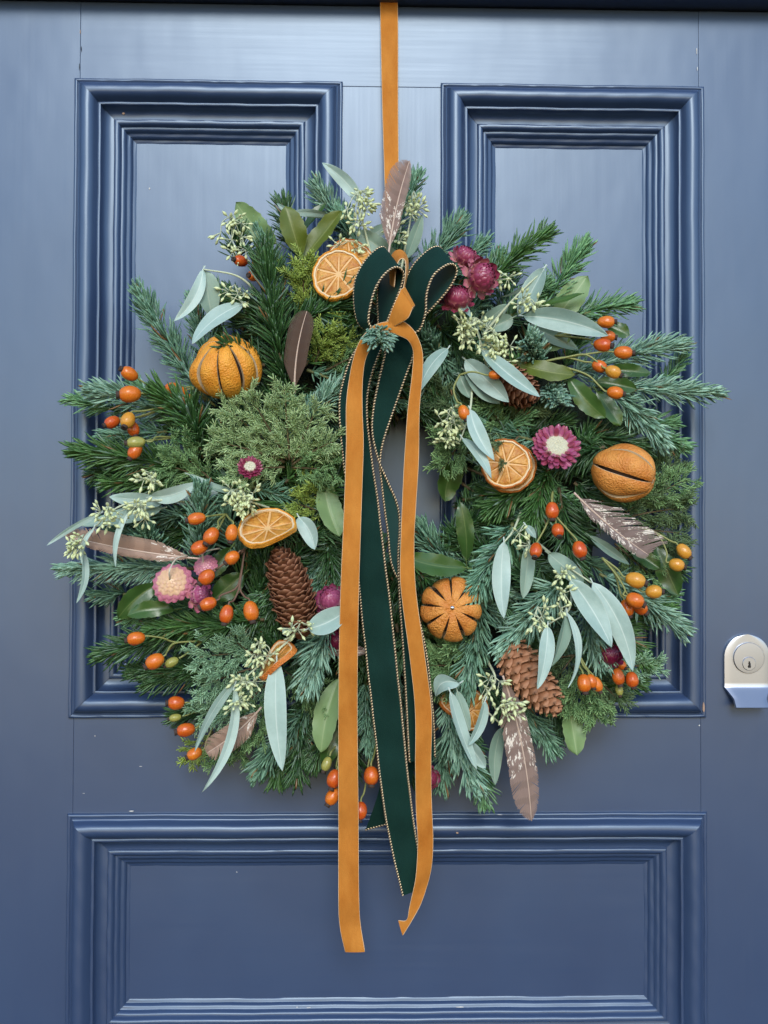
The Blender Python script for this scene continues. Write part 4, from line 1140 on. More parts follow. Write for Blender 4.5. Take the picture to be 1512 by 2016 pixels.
def hips(label, root, items, d0=0.06, brown=False):
    """items: (hip px, py, d, colour, via[(px, py)...], size, turn) - via: stalk points from the root, turn: calyx direction or None."""
    org = P(*root, d0)
    e = empty('rose_hip_sprig', org)
    tag(e, label, 'rose hips', 'rose hip sprigs in the wreath')
    for it in items:
        x, y, d, c, via, size, turn = (list(it) + [None] * 7)[:7]
        size = (size or 1.0) * 0.83 * RNG.uniform(0.9, 1.08)
        pts = [org] + [P(vx, vy, d0 + (d - d0) * (i + 1) / (len(via or ()) + 1)) for i, (vx, vy) in enumerate(via or ())]
        cpos = P(x, y, d)
        if turn is None:
            dr = nrm(cpos - pts[-1])
            dr = nrm(dr + RNG.normal(0, 0.1, 3) + np.array([0, -0.12, -0.1]))
        else:
            dr = nrm(np.array([turn[0], -(turn[2] if len(turn) > 2 else 0.2), -turn[1]]))
        top = cpos - dr * 0.0082 * size
        p = cr(pts + [top - dr * 0.004 * size, top], 20)
        v, f = tube(p, np.concatenate([np.linspace(0.0010, 0.0008, 18), [0.0010, 0.0013]]), 6)
        obj('stem', mesh('stem', v - org, f, M['hip_stem_brown' if brown else 'hip_stem']), e)
        R = axes(dr, RNG.normal(0, 1, 3))
        asp = RNG.uniform(0.88, 1.0)
        s3 = np.array([asp, asp, RNG.uniform(0.98, 1.12)]) * size
        if c == 'green': s3 = np.array([0.62, 0.62, 0.8]) * size
        h = obj('rose_hip', HIP[c], e, mat4=m4(R, cpos - org, s3))
        if c != 'green' or True:
            obj('calyx', CAL, h)
    return e

O_, A_, G_ = 'orange', 'amber', 'green'
hips('pair of orange rose hips highest on the left rim of the wreath', (350, 800), [(255, 736, 0.085, O_, [(300, 765)]), (256, 776, 0.088, O_, [(300, 780)], 1.15, (-1, 0.1))], 0.06)
hips('three rose hips in a tight bunch on the left rim', (340, 795), [(221, 831, 0.08, O_, [(280, 820)], 0.95), (262, 844, 0.078, O_, [(290, 815)], 0.9, (0.3, 0.8)), (252, 827, 0.09, A_, [(290, 808)], 1.05, (-0.2, 0.7, 0.5))], 0.06)
hips('single red rose hip under a small green bud on the left rim', (345, 862), [(266, 888, 0.084, O_, [(305, 866)], 1.12, (-0.5, 0.8)), (268, 871, 0.086, G_, [(310, 860)], 1.3, (-1, 0.1))], 0.06)
hips('rose hips half hidden by fir below the whole orange', (425, 800), [(352, 774, 0.06, O_, [(390, 770)], 1.1), (366, 788, 0.064, O_, [(395, 778)], 1.0), (340, 764, 0.058, O_, [(385, 765)], 0.9)], 0.06)
hips('four rose hips arching over the pink and gold flowers', (445, 1012), [(387, 1021, 0.112, O_, [(420, 1015)], 1.0, (-0.9, 0.2)), (416, 1055, 0.112, O_, [(430, 1025)], 1.05, (-0.5, 0.8)), (456, 1049, 0.114, O_, [(452, 1022)], 1.05, (-0.1, 0.9)), (393, 1078, 0.108, O_, [(425, 1050)], 1.0, (-0.8, 0.5))], 0.085)
hips('five rose hips on a forked brown stem left of the dark cone', (482, 1080), [(457, 1098, 0.112, O_, [(474, 1090)], 0.95, (-0.7, 0.6)), (407, 1136, 0.116, O_, [(430, 1118)], 1.05, (-0.7, 0.7)), (410, 1189, 0.116, O_, [(474, 1130), (465, 1158), (435, 1172)], 0.98, (-0.9, 0.4)),
     (446, 1209, 0.118, O_, [(475, 1130), (470, 1160), (460, 1182)], 1.05, (-0.2, 1)), (494, 1203, 0.116, O_, [(475, 1130), (472, 1158), (482, 1175)], 1.05, (0.2, 1))], 0.09, True)
hips('two rose hips and a green bud low on the left rim', (400, 1262), [(268, 1257, 0.085, O_, [(345, 1264), (320, 1256)], 1.0, (-1, 0.2)), (305, 1302, 0.09, O_, [(345, 1266), (330, 1282)], 1.1, (-0.8, 0.5)), (338, 1304, 0.08, G_, [(370, 1285)], 1.1, (-0.9, 0.5))], 0.06)
hips('row of rose hips hanging at the lower left edge under the seeds', (440, 1390), [(347, 1384, 0.07, O_, [(390, 1386)], 1.0, (-1, 0)), (345, 1413, 0.066, G_, [(390, 1400)], 1.0, (-1, 0.2)), (366, 1437, 0.074, O_, [(400, 1420)], 1.0, (-1, 0.2)), (383, 1484, 0.07, O_, [(410, 1450)], 1.0, (-0.8, 0.4))], 0.05)
hips('rose hips behind dark fir at the upper left of the wreath', (530, 560), [(474, 514, 0.066, O_, [(505, 530)], 0.95), (508, 520, 0.066, O_, [(520, 540)], 0.9), (500, 543, 0.066, O_, [(520, 552)], 0.8)], 0.05)
hips('three rose hips at the tip of the broad sage leaf', (1090, 660), [(1193, 634, 0.082, O_, [(1150, 634)], 1.1, (1, 0)), (1197, 662, 0.07, O_, [(1150, 655)], 0.95, (1, 0.2)), (1186, 679, 0.088, O_, [(1160, 668)], 1.05, (1, 0.2, 0.5))], 0.06)
hips('four rose hips, one amber, beside broad laurel leaves', (1070, 712), [(1227, 694, 0.092, O_, [(1110, 704), (1150, 698), (1190, 692)], 1.0, (1, 0.1)), (1180, 721, 0.086, O_, [(1112, 704), (1150, 712)], 1.0, (0.8, 0.4)), (1207, 732, 0.094, A_, [(1112, 704), (1152, 698), (1180, 716)], 0.95, (1, 0.5)),
     (1211, 773, 0.092, O_, [(1150, 735), (1180, 760)], 1.0, (1, 0.2))], 0.078)
hips('pair of rose hips on one looping stem by the upper right cone', (905, 738), [(974, 738, 0.102, O_, [(930, 732)], 0.75, (1, 0)), (913, 812, 0.108, O_, [(893, 765), (900, 790)], 0.85, (0.3, 1))], 0.095)
hips('four rose hips hanging in a fan right of centre', (1088, 968), [(1087, 1005, 0.108, O_, [(1086, 985)], 0.95, (0, 1)), (1098, 1044, 0.112, O_, [(1086, 985), (1092, 1015)], 1.0, (0.1, 1, 0.8)), (1055, 1083, 0.110, O_, [(1086, 1000), (1075, 1035)], 1.0, (-0.3, 1, 0.8)), (1141, 1082, 0.110, O_, [(1088, 1005), (1115, 1040)], 1.08, (0.3, 1))], 0.085)
hips('two amber rose hips sticking out past the right rim', (1255, 1038), [(1346, 1085, 0.07, A_, [(1290, 1048), (1320, 1065)], 1.08, (0.7, 0.8)), (1332, 1112, 0.074, A_, [(1292, 1050), (1312, 1085)], 1.02, (0.9, 0.3))], 0.06)
hips('five rose hips, two amber, beside the broad pale leaves at right', (1185, 1098), [(1251, 1142, 0.098, A_, [(1215, 1120)], 1.08, (0.9, 0.3)), (1287, 1165, 0.094, A_, [(1225, 1140), (1255, 1158)], 1.0, (1, 0)), (1234, 1197, 0.092, O_, [(1210, 1130), (1222, 1170)], 1.0, (0.3, 1)),
     (1259, 1195, 0.092, O_, [(1215, 1130), (1232, 1165)], 1.0, (0.7, 0.7)), (1250, 1182, 0.104, O_, [(1212, 1130), (1230, 1160)], 1.12, (0.8, 0.4))], 0.085)
hips('three rose hips bunched right of the tan cone', (1135, 1280), [(1150, 1345, 0.094, O_, [(1140, 1310)], 1.0, (0.1, 1)), (1175, 1347, 0.088, O_, [(1155, 1315)], 0.95, (0.4, 1)), (1164, 1341, 0.09, O_, [(1148, 1310)], 1.0, (0.3, 1))], 0.075)
hips('rose hips with a green bud at the lower right edge', (1195, 1275), [(1217, 1332, 0.082, O_, [(1205, 1305)], 1.0, (0.2, 1)), (1244, 1338, 0.08, O_, [(1215, 1300), (1232, 1315)], 1.0, (0.2, 1)), (1219, 1358, 0.076, G_, [(1205, 1320)], 1.0, (0.1, 1)), (1222, 1308, 0.074, O_, [(1205, 1295)], 0.7)], 0.065)
hips('two rose hips under a bud left of the orange ribbon at the bottom', (675, 1440), [(658, 1533, 0.08, O_, [(668, 1480), (662, 1510)], 1.1, (-0.3, 1)), (655, 1568, 0.078, O_, [(672, 1490), (670, 1545)], 1.1, (-0.5, 0.8)), (643, 1504, 0.07, G_, [(660, 1470)], 1.2, (-0.4, 1))], 0.05)
hips('two rose hips hanging between the ribbon tails at the bottom', (745, 1430), [(731, 1527, 0.078, O_, [(738, 1480)], 1.05, (0, 1)), (709, 1596, 0.074, O_, [(728, 1490), (718, 1555)], 1.05, (-0.1, 1))], 0.05)

# ---------------------------------------------------------------- whole slit oranges
def slit_orange(label, c, rx, ry, d, axis, nseg, peel, gap, lat0, lat1, pin=False, squash=0.85, x0=0.0, name='dried_orange', closed=True):
    """Rind in nseg lobes between meridian slits, over a dark core. axis: direction of the pole (world)."""
    q = PS(d)
    R = 0.5 * (rx + ry) * q
    org = P(*c, d)
    e = empty(name, org)
    tag(e, label, 'dried orange', 'whole dried oranges in the wreath')
    Rm = axes(axis, (math.cos(x0), 0.3, math.sin(x0)))
    wob_ = RNG.uniform(0, 6, 2)
    nl, nm = 26, 11
    for s in range(nseg):
        w0, w1 = 2 * math.pi * s / nseg, 2 * math.pi * (s + 1) / nseg
        jit = RNG.uniform(0.96, 1.04)
        g_a, g_b = gap * RNG.uniform(0.6, 1.4), gap * RNG.uniform(0.6, 1.4)
        V, UV = [], []
        for layer in (0, 1):
            for i in range(nl + 1):
                la = math.pi * i / nl          # colatitude from the pole
                op = 0.0
                if lat0 < la < lat1:
                    op = math.sin(math.pi * (la - lat0) / (lat1 - lat0)) ** 0.6
                for j in range(nm):
                    u = j / (nm - 1)
                    lo = w0 + (g_a * op / max(math.sin(la), 0.25)) * 0.5
                    hi = w1 - (g_b * op / max(math.sin(la), 0.25)) * 0.5
                    lon = lo + (hi - lo) * u
                    bul = 1 + 0.035 * math.sin(2 * lon + 2.3 * la + wob_[0]) * math.sin(la) + 0.022 * math.sin(5 * la + 3 * lon + wob_[1]) * math.sin(la) + 0.045 * op * math.sin(math.pi * u) + 0.02 * op - 0.02 * math.cos(3 * la + s) + 0.012 * math.sin(7 * lon + 3 * la)
                    edge = max(0.0, 1 - min(u, 1 - u) * 9)
                    r = R * jit ** op * bul * (1 - 0.035 * edge * op)
                    dent = 1 - 0.10 * math.exp(-(la / 0.22) ** 2) - 0.06 * math.exp(-((math.pi - la) / 0.3) ** 2)
                    if layer: r *= 0.90
                    v = np.array([math.sin(la) * math.cos(lon), math.sin(la) * math.sin(lon), math.cos(la) * squash * dent]) * r
                    V.append(Rm @ v)
                    UV.append((u, i / nl))
        n0 = (nl + 1) * nm
        Fc, fm = [], []
        for i in range(nl):
            for j in range(nm - 1):
                a = (i * nm + j, (i + 1) * nm + j, (i + 1) * nm + j + 1, i * nm + j + 1)
                Fc.append(a); fm.append(0)
                Fc.append(tuple(n0 + k_ for k_ in a[::-1])); fm.append(1)
            Fc.append((i * nm, n0 + i * nm, n0 + (i + 1) * nm, (i + 1) * nm)); fm.append(1)
            Fc.append((i * nm + nm - 1, (i + 1) * nm + nm - 1, n0 + (i + 1) * nm + nm - 1, n0 + i * nm + nm - 1)); fm.append(1)
        obj('peel_segment', mesh('peel_segment', V, Fc, [M[peel], M['pith']], uv=UV, fmat=fm, sharp=50), e)
    v, f = lathe([(R * 0.80 * math.sin(a), R * 0.80 * squash * math.cos(a)) for a in np.linspace(math.pi, 0, 14)], 20)
    obj('core', mesh('core', v @ Rm.T, f, M['orange_core']), e)
    pole = Rm @ np.array([0, 0, R * squash * 0.90])
    if pin:
        v, f = lathe([(0.0001, 0.0014), (0.0016, 0.001), (0.0021, 0), (0.0016, -0.001), (0.0005, -0.002)][::-1], 12)
        obj('pin_head', mesh('pin_head', v @ Rm.T + pole * 1.02, f, M['steel_pin']), e)
    else:
        v, f = lathe([(0.0030, -0.0012), (0.0026, 0.0004), (0.0014, 0.0008), (0.0001, 0.0002)], 9)
        v = v * (1 + RNG.normal(0, 0.08, (len(v), 1)))
        obj('stem_scar', mesh('stem_scar', v @ Rm.T + pole * 1.01, f, M['pith']), e)
    return e

slit_orange('bright whole dried orange with dark slits at the upper left', (446, 724), 68, 64, 0.086, (-0.10, -0.60, 0.85), 9, 'peel_bright', 0.12, 0.42, 2.75, squash=0.92, x0=0.35)
slit_orange('slit dried orange facing out with a steel pin in its centre', (889, 1197), 62, 58, 0.092, (-0.05, -1.0, 0.08), 9, 'peel_rust', 0.10, 0.34, 1.95, pin=True, squash=0.66, x0=0.2)
slit_orange('dried orange lying on its side at the right rim, slit open', (1228, 930), 58, 51, 0.086, (0.85, -0.42, -0.34), 6, 'peel_rust', 0.14, 0.35, 2.7, squash=1.18, x0=1.2)

# ---------------------------------------------------------------- orange slices
def orange_slice(label, c, r, d, normal, up=0.0, warp=0.0, peel='peel_dark', fold=0.0):
    q = PS(d)
    R = r * q
    org = P(*c, d)
    e = empty('orange_slice', org)
    tag(e, label, 'orange slice', 'dried orange slices in the wreath')
    Rm = axes(normal, (math.cos(up), 0, math.sin(up)))
    ph = RNG.uniform(0, 6, 3)
    def wp(V):
        V = np.array(V, float)
        a = np.arctan2(V[:, 1], V[:, 0])
        rr = np.hypot(V[:, 0], V[:, 1]) / R
        z = V[:, 2] + R * rr ** 2 * (warp * np.sin(2 * a + ph[0]) + 0.04 * np.sin(3 * a + ph[1]))
        x = V[:, 0] * (1 + 0.02 * np.sin(3 * a + ph[2]))
        y = V[:, 1].copy()
        if fold:
            z = z - fold * R * np.clip(-y / R - 0.05, 0, 1) ** 1.3
        return np.stack([x, y, z], 1) @ Rm.T
    n = 64
    th = 0.0022
    def ring(ra, rb, z0, z1, name, mat):
        V, Fc = [], []
        prof = [(ra, -z0), (ra, z0), ((ra + rb) / 2, z1), (rb, z0), (rb, -z0)]
        for i in range(n):
            a = 2 * math.pi * i / n
            wv = 1 + 0.012 * math.sin(9 * a + ph[0]) + 0.01 * math.sin(17 * a)
            for rr, z in prof:
                V.append((rr * wv * math.cos(a), rr * wv * math.sin(a), z))
        m = len(prof)
        for i in range(n):
            for j in range(m):
                Fc.append((i * m + j, ((i + 1) % n) * m + j, ((i + 1) % n) * m + (j + 1) % m, i * m + (j + 1) % m))
        me = mesh(name, wp(V), Fc, mat, sharp=60)
        bm = bmesh.new(); bm.from_mesh(me); bmesh.ops.recalc_face_normals(bm, faces=bm.faces); bm.to_mesh(me); bm.free()
        obj(name, me, e)
    ring(R * 0.931, R, th * 1.0, th * 1.25, 'rind', M[peel])
    ring(R * 0.868, R * 0.930, th * 1.05, th * 1.2, 'pith', M['pith_light'])
    # membrane disc with the flesh segments set into it
    V, Fc = [(0, 0, th * 0.45), (0, 0, -th * 0.45)], []
    for s_ in (1, -1):
        for rr in (0.3, 0.6, 0.868):
            for i in range(n):
                a = 2 * math.pi * i / n
                V.append((R * rr * math.cos(a), R * rr * math.sin(a), s_ * th * 0.45))
    for s_ in range(2):
        o_ = 2 + s_ * 3 * n
        for i in range(n):
            j = (i + 1) % n
            t_ = (s_, o_ + i, o_ + j)
            Fc.append(t_ if s_ == 0 else t_[::-1])
            for k_ in (0, n):
                q4 = (o_ + k_ + i, o_ + k_ + n + i, o_ + k_ + n + j, o_ + k_ + j)
                Fc.append(q4 if s_ == 0 else q4[::-1])
    obj('membrane', mesh('membrane', wp(V), Fc, M['membrane']), e)
    ns = 10
    a0 = RNG.uniform(0, 1)
    for s in range(ns):
        aa, ab = a0 + 2 * math.pi * (s + 0.03 + RNG.uniform(-0.06, 0.06)) / ns, a0 + 2 * math.pi * (s + 0.97 + RNG.uniform(-0.06, 0.06)) / ns
        outl = []
        for k_ in range(9):
            a = aa + (ab - aa) * k_ / 8
            outl.append((0.85 * math.cos(a), 0.85 * math.sin(a)))
        am = (aa + ab) / 2
        for rr, off in ((0.5, 0.42), (0.2, 0.30), (0.09, 0.0)):
            outl.append((rr * math.cos(am + (ab - aa) * off), rr * math.sin(am + (ab - aa) * off)))
        for rr, off in ((0.2, -0.30), (0.5, -0.42)):
            outl.append((rr * math.cos(am + (ab - aa) * off), rr * math.sin(am + (ab - aa) * off)))
        m = len(outl)
        cx, cy = 0.55 * math.cos(am), 0.55 * math.sin(am)
        V = []
        for k_, z in ((1.0, 0.30), (0.94, 0.70), (0.55, 0.82)):
            V += [((cx + (x - cx) * k_) * R, (cy + (y - cy) * k_) * R, th * (z + RNG.uniform(-0.06, 0.06))) for x, y in outl]
        V.append((cx * R, cy * R, th * 0.72))
        Fc = []
        for lay in range(2):
            for i in range(m):
                j = (i + 1) % m
                Fc.append((lay * m + i, lay * m + j, (lay + 1) * m + j, (lay + 1) * m + i))
        for i in range(m):
            Fc.append((2 * m + i, 2 * m + (i + 1) % m, 3 * m))
        obj('segment', mesh('segment', wp(V), Fc, M['flesh']), e)
    return e

orange_slice('dried orange slice peeking out behind another, left of the bow', (690, 512), 46, 0.064, (0.1, -1, 0.40), 0.3, 0.05)
orange_slice('front one of two dried orange slices left of the bow', (667, 541), 54, 0.086, (-0.22, -1, 0.25), 0.5, 0.09, 'peel_bright')
orange_slice('back one of two stacked orange slices under the daisy-like flower', (1004, 920), 51, 0.082, (0.05, -1, 0.05), 0.2, 0.08)
orange_slice('front one of two stacked orange slices under the daisy-like flower', (996, 913), 50, 0.093, (-0.08, -1, 0.12), 0.8, 0.08)
orange_slice('folded dried orange slice resting on top of the dark cone', (527, 1042), 58, 0.100, (-0.12, -0.66, 0.75), 0.1, 0.09, 'peel_bright', -0.22)
orange_slice('reddish orange slice seen nearly edge-on above the long pale leaf', (543, 1300), 46, 0.094, (-0.70, -0.28, 0.66), 1.0, 0.14)
orange_slice('small orange slice half hidden behind eucalyptus at the bottom right', (925, 1398), 40, 0.074, (0.35, -0.9, 0.1), 0.4, 0.06)
orange_slice('orange slice tucked behind a curled leaf beside the right ribbon', (900, 1376), 36, 0.070, (0.2, -0.8, 0.4), 0.4, 0.06)

# ---------------------------------------------------------------- cones
def scale_mesh(name, mat, wdt, ln, tipw, curl, ragged):
    nu, nv = 7, 8
    V, UV, Fc = [], [], []
    for lay in (0, 1):
        for i in range(nv):
            v = i / (nv - 1)
            if ragged: hw = 0.5 * wdt * (0.45 + 0.75 * v - 0.15 * v * v) * (1 if v < 0.72 else 1 - ((v - 0.72) / 0.28) ** 2 * (1 - tipw))
            else: hw = 0.5 * wdt * (0.5 + 0.7 * v) * math.sqrt(max(1 - (max(v - 0.55, 0) / 0.47) ** 2.4, 0.02))
            for j in range(nu):
                u = -1 + 2 * j / (nu - 1)
                z = -0.11 * wdt * u * u * (0.4 + 0.6 * v) + curl * ln * v ** 2.4
                if ragged: z += 0.05 * wdt * math.sin(4 * u + 2.0) * v ** 3
                V.append((u * hw, ln * (v + (0.05 * math.sin(5 * u) * v ** 6 if ragged else 0)), z - lay * (0.0009 - 0.0005 * v)))
                UV.append((0.5 + 0.5 * u, v))
    n0 = nu * nv
    for i in range(nv - 1):
        for j in range(nu - 1):
            a = (i * nu + j, i * nu + j + 1, (i + 1) * nu + j + 1, (i + 1) * nu + j)
            Fc += [a, tuple(n0 + k_ for k_ in a[::-1])]
        Fc += [(i * nu, (i + 1) * nu, n0 + (i + 1) * nu, n0 + i * nu), (i * nu + nu - 1, n0 + i * nu + nu - 1, n0 + (i + 1) * nu + nu - 1, (i + 1) * nu + nu - 1)]
    q = (nv - 1) * nu
    for j in range(nu - 1):
        Fc.append((q + j, n0 + q + j, n0 + q + j + 1, q + j + 1))
    return mesh(name, V, Fc, M[mat], uv=UV, sharp=70)

def cone(label, b, t, wd, dB, dT, mat, rows, per, open_, sl, sw, ragged, bow=(0, 0)):
    B, T = P(*b, dB), P(*t, dT)
    q = PS((dB + dT) / 2)
    R = wd * q / 2
    e = empty('pine_cone', B)
    tag(e, label, 'pine cone', 'cones in the wreath')
    p = bez(B, T, np.array([bow[0] * q, 0, bow[1] * q]), 30)
    Tg, N, Bn = frames(p)
    x = np.linspace(0, 1, 30)
    rad = lambda u: R * (0.62 + 0.45 * math.sin(math.pi * min(1, 0.12 + u * 0.92)) ** 0.8 - 0.10 * u) * (1 if u < 0.85 else 1 - ((u - 0.85) / 0.15) ** 1.6 * 0.62)
    v, f = tube(p, [rad(u) * 0.62 for u in x], 12)
    obj('core', mesh('core', v - B, f, M['cone_core']), e)
    variants = [scale_mesh('scale', mat, sw * RNG.uniform(0.94, 1.06), sl * RNG.uniform(0.95, 1.05), 0.22, c_, ragged) for c_ in (0.10, 0.16, 0.22)]
    n = rows * per
    for k_ in range(n):
        u = (k_ + 0.5) / n
        a = k_ * 2.39996
        c = np.array([np.interp(u, x, p[:, i]) for i in range(3)])
        A = nrm(np.array([np.interp(u, x, Tg[:, i]) for i in range(3)]))
        n1 = nrm(np.array([np.interp(u, x, N[:, i]) for i in range(3)]))
        n1 = nrm(n1 - A * (n1 @ A))
        n2 = np.cross(A, n1)
        rd = n1 * math.cos(a) + n2 * math.sin(a)
        be = math.radians(open_ * (1.15 - 0.75 * u) + RNG.normal(0, 2.5) + (6 if ragged else 0) * RNG.random())
        Ld = A * math.cos(be) + rd * math.sin(be)
        nz = rd * math.cos(be) - A * math.sin(be)
        xs = np.cross(Ld, nz)
        sc_ = (0.75 + 0.35 * math.sin(math.pi * min(1, 0.15 + 0.85 * u))) * (1 if u < 0.88 else 0.8) * RNG.uniform(0.93, 1.05)
        tilt = RNG.normal(0, 0.06)
        xs, Ld = xs * math.cos(tilt) + Ld * math.sin(tilt), Ld * math.cos(tilt) - xs * math.sin(tilt)
        Rm = np.stack([xs, Ld, nz], 1)
        tip = c + rd * rad(u)
        org = tip - Ld * sl * sc_ * 0.92
        obj('scale', variants[k_ % 3], e, mat4=m4(Rm, org - B, sc_))
    return e

cone('dark brown upright spruce cone with tight rounded scales, left of ribbon', (590, 1236), (546, 1078), 76, 0.078, 0.098, 'cone_dark', 15, 10, 33, 0.0145, 0.0135, False, (6, 6))
cone('tan cone with ragged papery scales hanging at the lower right', (1003, 1280), (1102, 1404), 73, 0.080, 0.092, 'cone_tan', 13, 8, 33, 0.0180, 0.0138, True, (-6, -4))
cone('small brown cone half hidden under a pale leaf, upper right', (978, 742), (1058, 786), 72, 0.072, 0.088, 'cone_dark', 10, 9, 30, 0.0115, 0.0125, False)

# ---------------------------------------------------------------- strawflowers
def petal_mesh(mat, wd, ln, cup, tip_curl=0.0):
    nu, nv = 5, 7
    V, UV, Fc = [], [], []
    for i in range(nv):
        v = i / (nv - 1)
        hw = 0.5 * wd * (0.55 + 1.1 * v - 0.35 * v * v) * math.sqrt(max(1 - (max(v - 0.5, 0) / 0.52) ** 2.2, 0.004))
        for j in range(nu):
            u = -1 + 2 * j / (nu - 1)
            V.append((u * hw, ln * v, cup * wd * u * u * (0.3 + 0.7 * v) + tip_curl * ln * v ** 2))
            UV.append((0.5 + 0.5 * u, v))
    for i in range(nv - 1):
        for j in range(nu - 1):
            Fc.append((i * nu + j, i * nu + j + 1, (i + 1) * nu + j + 1, (i + 1) * nu + j))
    return mesh('petal', V, Fc, M[mat], uv=UV)

def flower(label, c, r, d, axis, kind, mats, seed_=0):
    R = r * PS(d)
    org = P(*c, d)
    e = empty('strawflower', org)
    tag(e, label, 'flower', 'dried strawflowers in the wreath')
    Rm = axes(axis, RNG.normal(0, 1, 3))
    ez = Rm[:, 2]
    def put(me, pos, ydir, zdir, s):
        ydir = nrm(ydir); zdir = nrm(zdir - ydir * (zdir @ ydir))
        obj('petal', me, e, mat4=m4(np.stack([np.cross(ydir, zdir), ydir, zdir], 1), pos, s))
    if kind == 'globe':
        pm = [petal_mesh(m, R * 0.52, R * 0.72, -0.22, -0.10) for m in mats]
        rows = [(112, 9), (92, 11), (74, 11), (58, 10), (43, 8), (29, 6), (15, 4)]
        for ri, (pol, cnt) in enumerate(rows):
            for i in range(cnt):
                a = 2 * math.pi * (i + 0.5 * (ri % 2) + RNG.uniform(-0.1, 0.1)) / cnt
                th = math.radians(pol)
                rd = Rm @ np.array([math.cos(a), math.sin(a), 0])
                n_ = rd * math.sin(th) + ez * math.cos(th)
                ty = -(rd * math.cos(th) - ez * math.sin(th))       # toward the pole
                lift = 0.10 if ri > 1 else 0.55
                if ri == 0: ty = rd * 0.9 + ez * 0.2
                put(pm[(ri == 0 or ri == 1 and i % 3 == 0) * (len(pm) - 1)], n_ * R * (0.80 - 0.02 * ri) - ty * R * 0.25, ty + n_ * lift, n_ - ty * lift, RNG.uniform(0.85, 1.05) * (1 - 0.05 * ri))
        v, f = lathe([(R * 0.72 * math.sin(t_), R * 0.72 * math.cos(t_)) for t_ in np.linspace(math.pi, 0, 10)], 14)
        obj('flower_head', mesh('flower_head', v @ Rm.T, f, M['petal_dark']), e)
    elif kind == 'open':
        pm = [petal_mesh(m, R * 0.24, R * 0.62, -0.25, 0.12) for m in mats]
        for ri, (tilt, cnt, r0, s) in enumerate(((96, 20, 0.34, 1.05), (84, 20, 0.36, 1.0), (72, 18, 0.34, 0.92), (58, 16, 0.32, 0.72))):
            for i in range(cnt):
                a = 2 * math.pi * (i + 0.5 * (ri % 2) + RNG.uniform(-0.2, 0.2)) / cnt
                th = math.radians(tilt + RNG.normal(0, 5))
                rd = Rm @ np.array([math.cos(a), math.sin(a), 0])
                ty = rd * math.sin(th) + ez * math.cos(th)
                n_ = ez * math.sin(th) - rd * math.cos(th)
                put(pm[i % len(pm)], rd * R * r0 + ez * R * 0.04 * ri, ty, n_, s * RNG.uniform(0.9, 1.08))
        v, f = lathe([(0.02 * R, -0.15 * R), (0.46 * R, -0.1 * R), (0.52 * R, 0.06 * R), (0.46 * R, 0.18 * R), (0.30 * R, 0.23 * R), (0.14 * R, 0.19 * R), (0.05 * R, 0.14 * R)], 24)
        v = v * (1 + RNG.normal(0, 0.015, (len(v), 1)))
        obj('flower_head', mesh('flower_head', v @ Rm.T, f, M['floret']), e)
    else:                                                            # seen from behind: bracts overlap outward from the stalk
        pm = [petal_mesh(m, R * 0.36, R * 0.52, -0.18, -0.08) for m in mats]
        for ri, (rr, cnt, z, s) in enumerate(((0.52, 16, -0.16, 1.0), (0.42, 15, -0.05, 0.92), (0.32, 13, 0.04, 0.82), (0.22, 11, 0.11, 0.7), (0.12, 9, 0.17, 0.56), (0.04, 6, 0.21, 0.42))):
            for i in range(cnt):
                a = 2 * math.pi * (i + 0.5 * (ri % 2) + RNG.uniform(-0.15, 0.15)) / cnt
                rd = Rm @ np.array([math.cos(a), math.sin(a), 0])
                dn = 0.45 - 0.06 * ri
                put(pm[1 if ri > 1 and len(pm) > 1 else 0], rd * R * rr + ez * R * (z + 0.08), rd - ez * dn, ez + rd * dn, s * RNG.uniform(0.92, 1.06))
        v, f = lathe([(0.02 * R, -0.5 * R), (0.5 * R, -0.45 * R), (0.62 * R, -0.22 * R), (0.35 * R, 0.02 * R), (0.05 * R, 0.2 * R)], 16)
        obj('flower_head', mesh('flower_head', v @ Rm.T, f, M['petal_pink']), e)
        p = cr([ez * R * 0.2, ez * R * 0.55 + np.array([0.001, 0, 0.006]), np.array([0.004, 0.002, R * 1.0]), np.array([0.012, 0.012, R * 1.15])], 14)
        v, f = tube(p, 0.0008, 6)
        obj('wire_stalk', mesh('wire_stalk', v, f, M['wire_stem']), e)
    return e

flower('topmost of three magenta strawflowers beside the green bow', (915, 506), 27, 0.088, (0.35, -0.7, 0.6), 'globe', ['petal_magenta', 'petal_pink'])
flower('largest of three magenta strawflowers beside the green bow, shiny with pale ruff', (947, 546), 37, 0.096, (0.55, -0.8, 0.05), 'globe', ['petal_magenta', 'petal_pink'])
flower('lowest of three magenta strawflowers beside the green bow', (900, 588), 31, 0.100, (0.0, -0.75, 0.65), 'globe', ['petal_magenta', 'petal_magenta'])
flower('open magenta daisy-like strawflower with cream centre', (1095, 881), 49, 0.094, (0.05, -0.9, 0.42), 'open', ['petal_open', 'petal_magenta'])
flower('small dark strawflower with cream eye under the pale juniper', (492, 920), 25, 0.100, (0.1, -0.85, 0.5), 'open', ['petal_dark', 'petal_magenta'])
flower('pink and gold strawflower seen from behind with wire stalk', (337, 1144), 43, 0.096, (-0.05, -0.9, 0.35), 'back', ['petal_pink', 'petal_gold'])
flower('upper one of two small pink strawflowers beside the gold one', (402, 1110), 26, 0.090, (-0.2, -0.8, 0.5), 'back', ['petal_pink', 'petal_pink'])
flower('lower one of two small pink strawflowers beside the gold one', (393, 1172), 27, 0.090, (0.75, -0.6, 0.2), 'globe', ['petal_open', 'petal_pink'])
flower('magenta strawflower behind the left orange ribbon tail', (652, 1180), 30, 0.080, (-0.3, -0.8, 0.5), 'globe', ['petal_open', 'petal_open'])
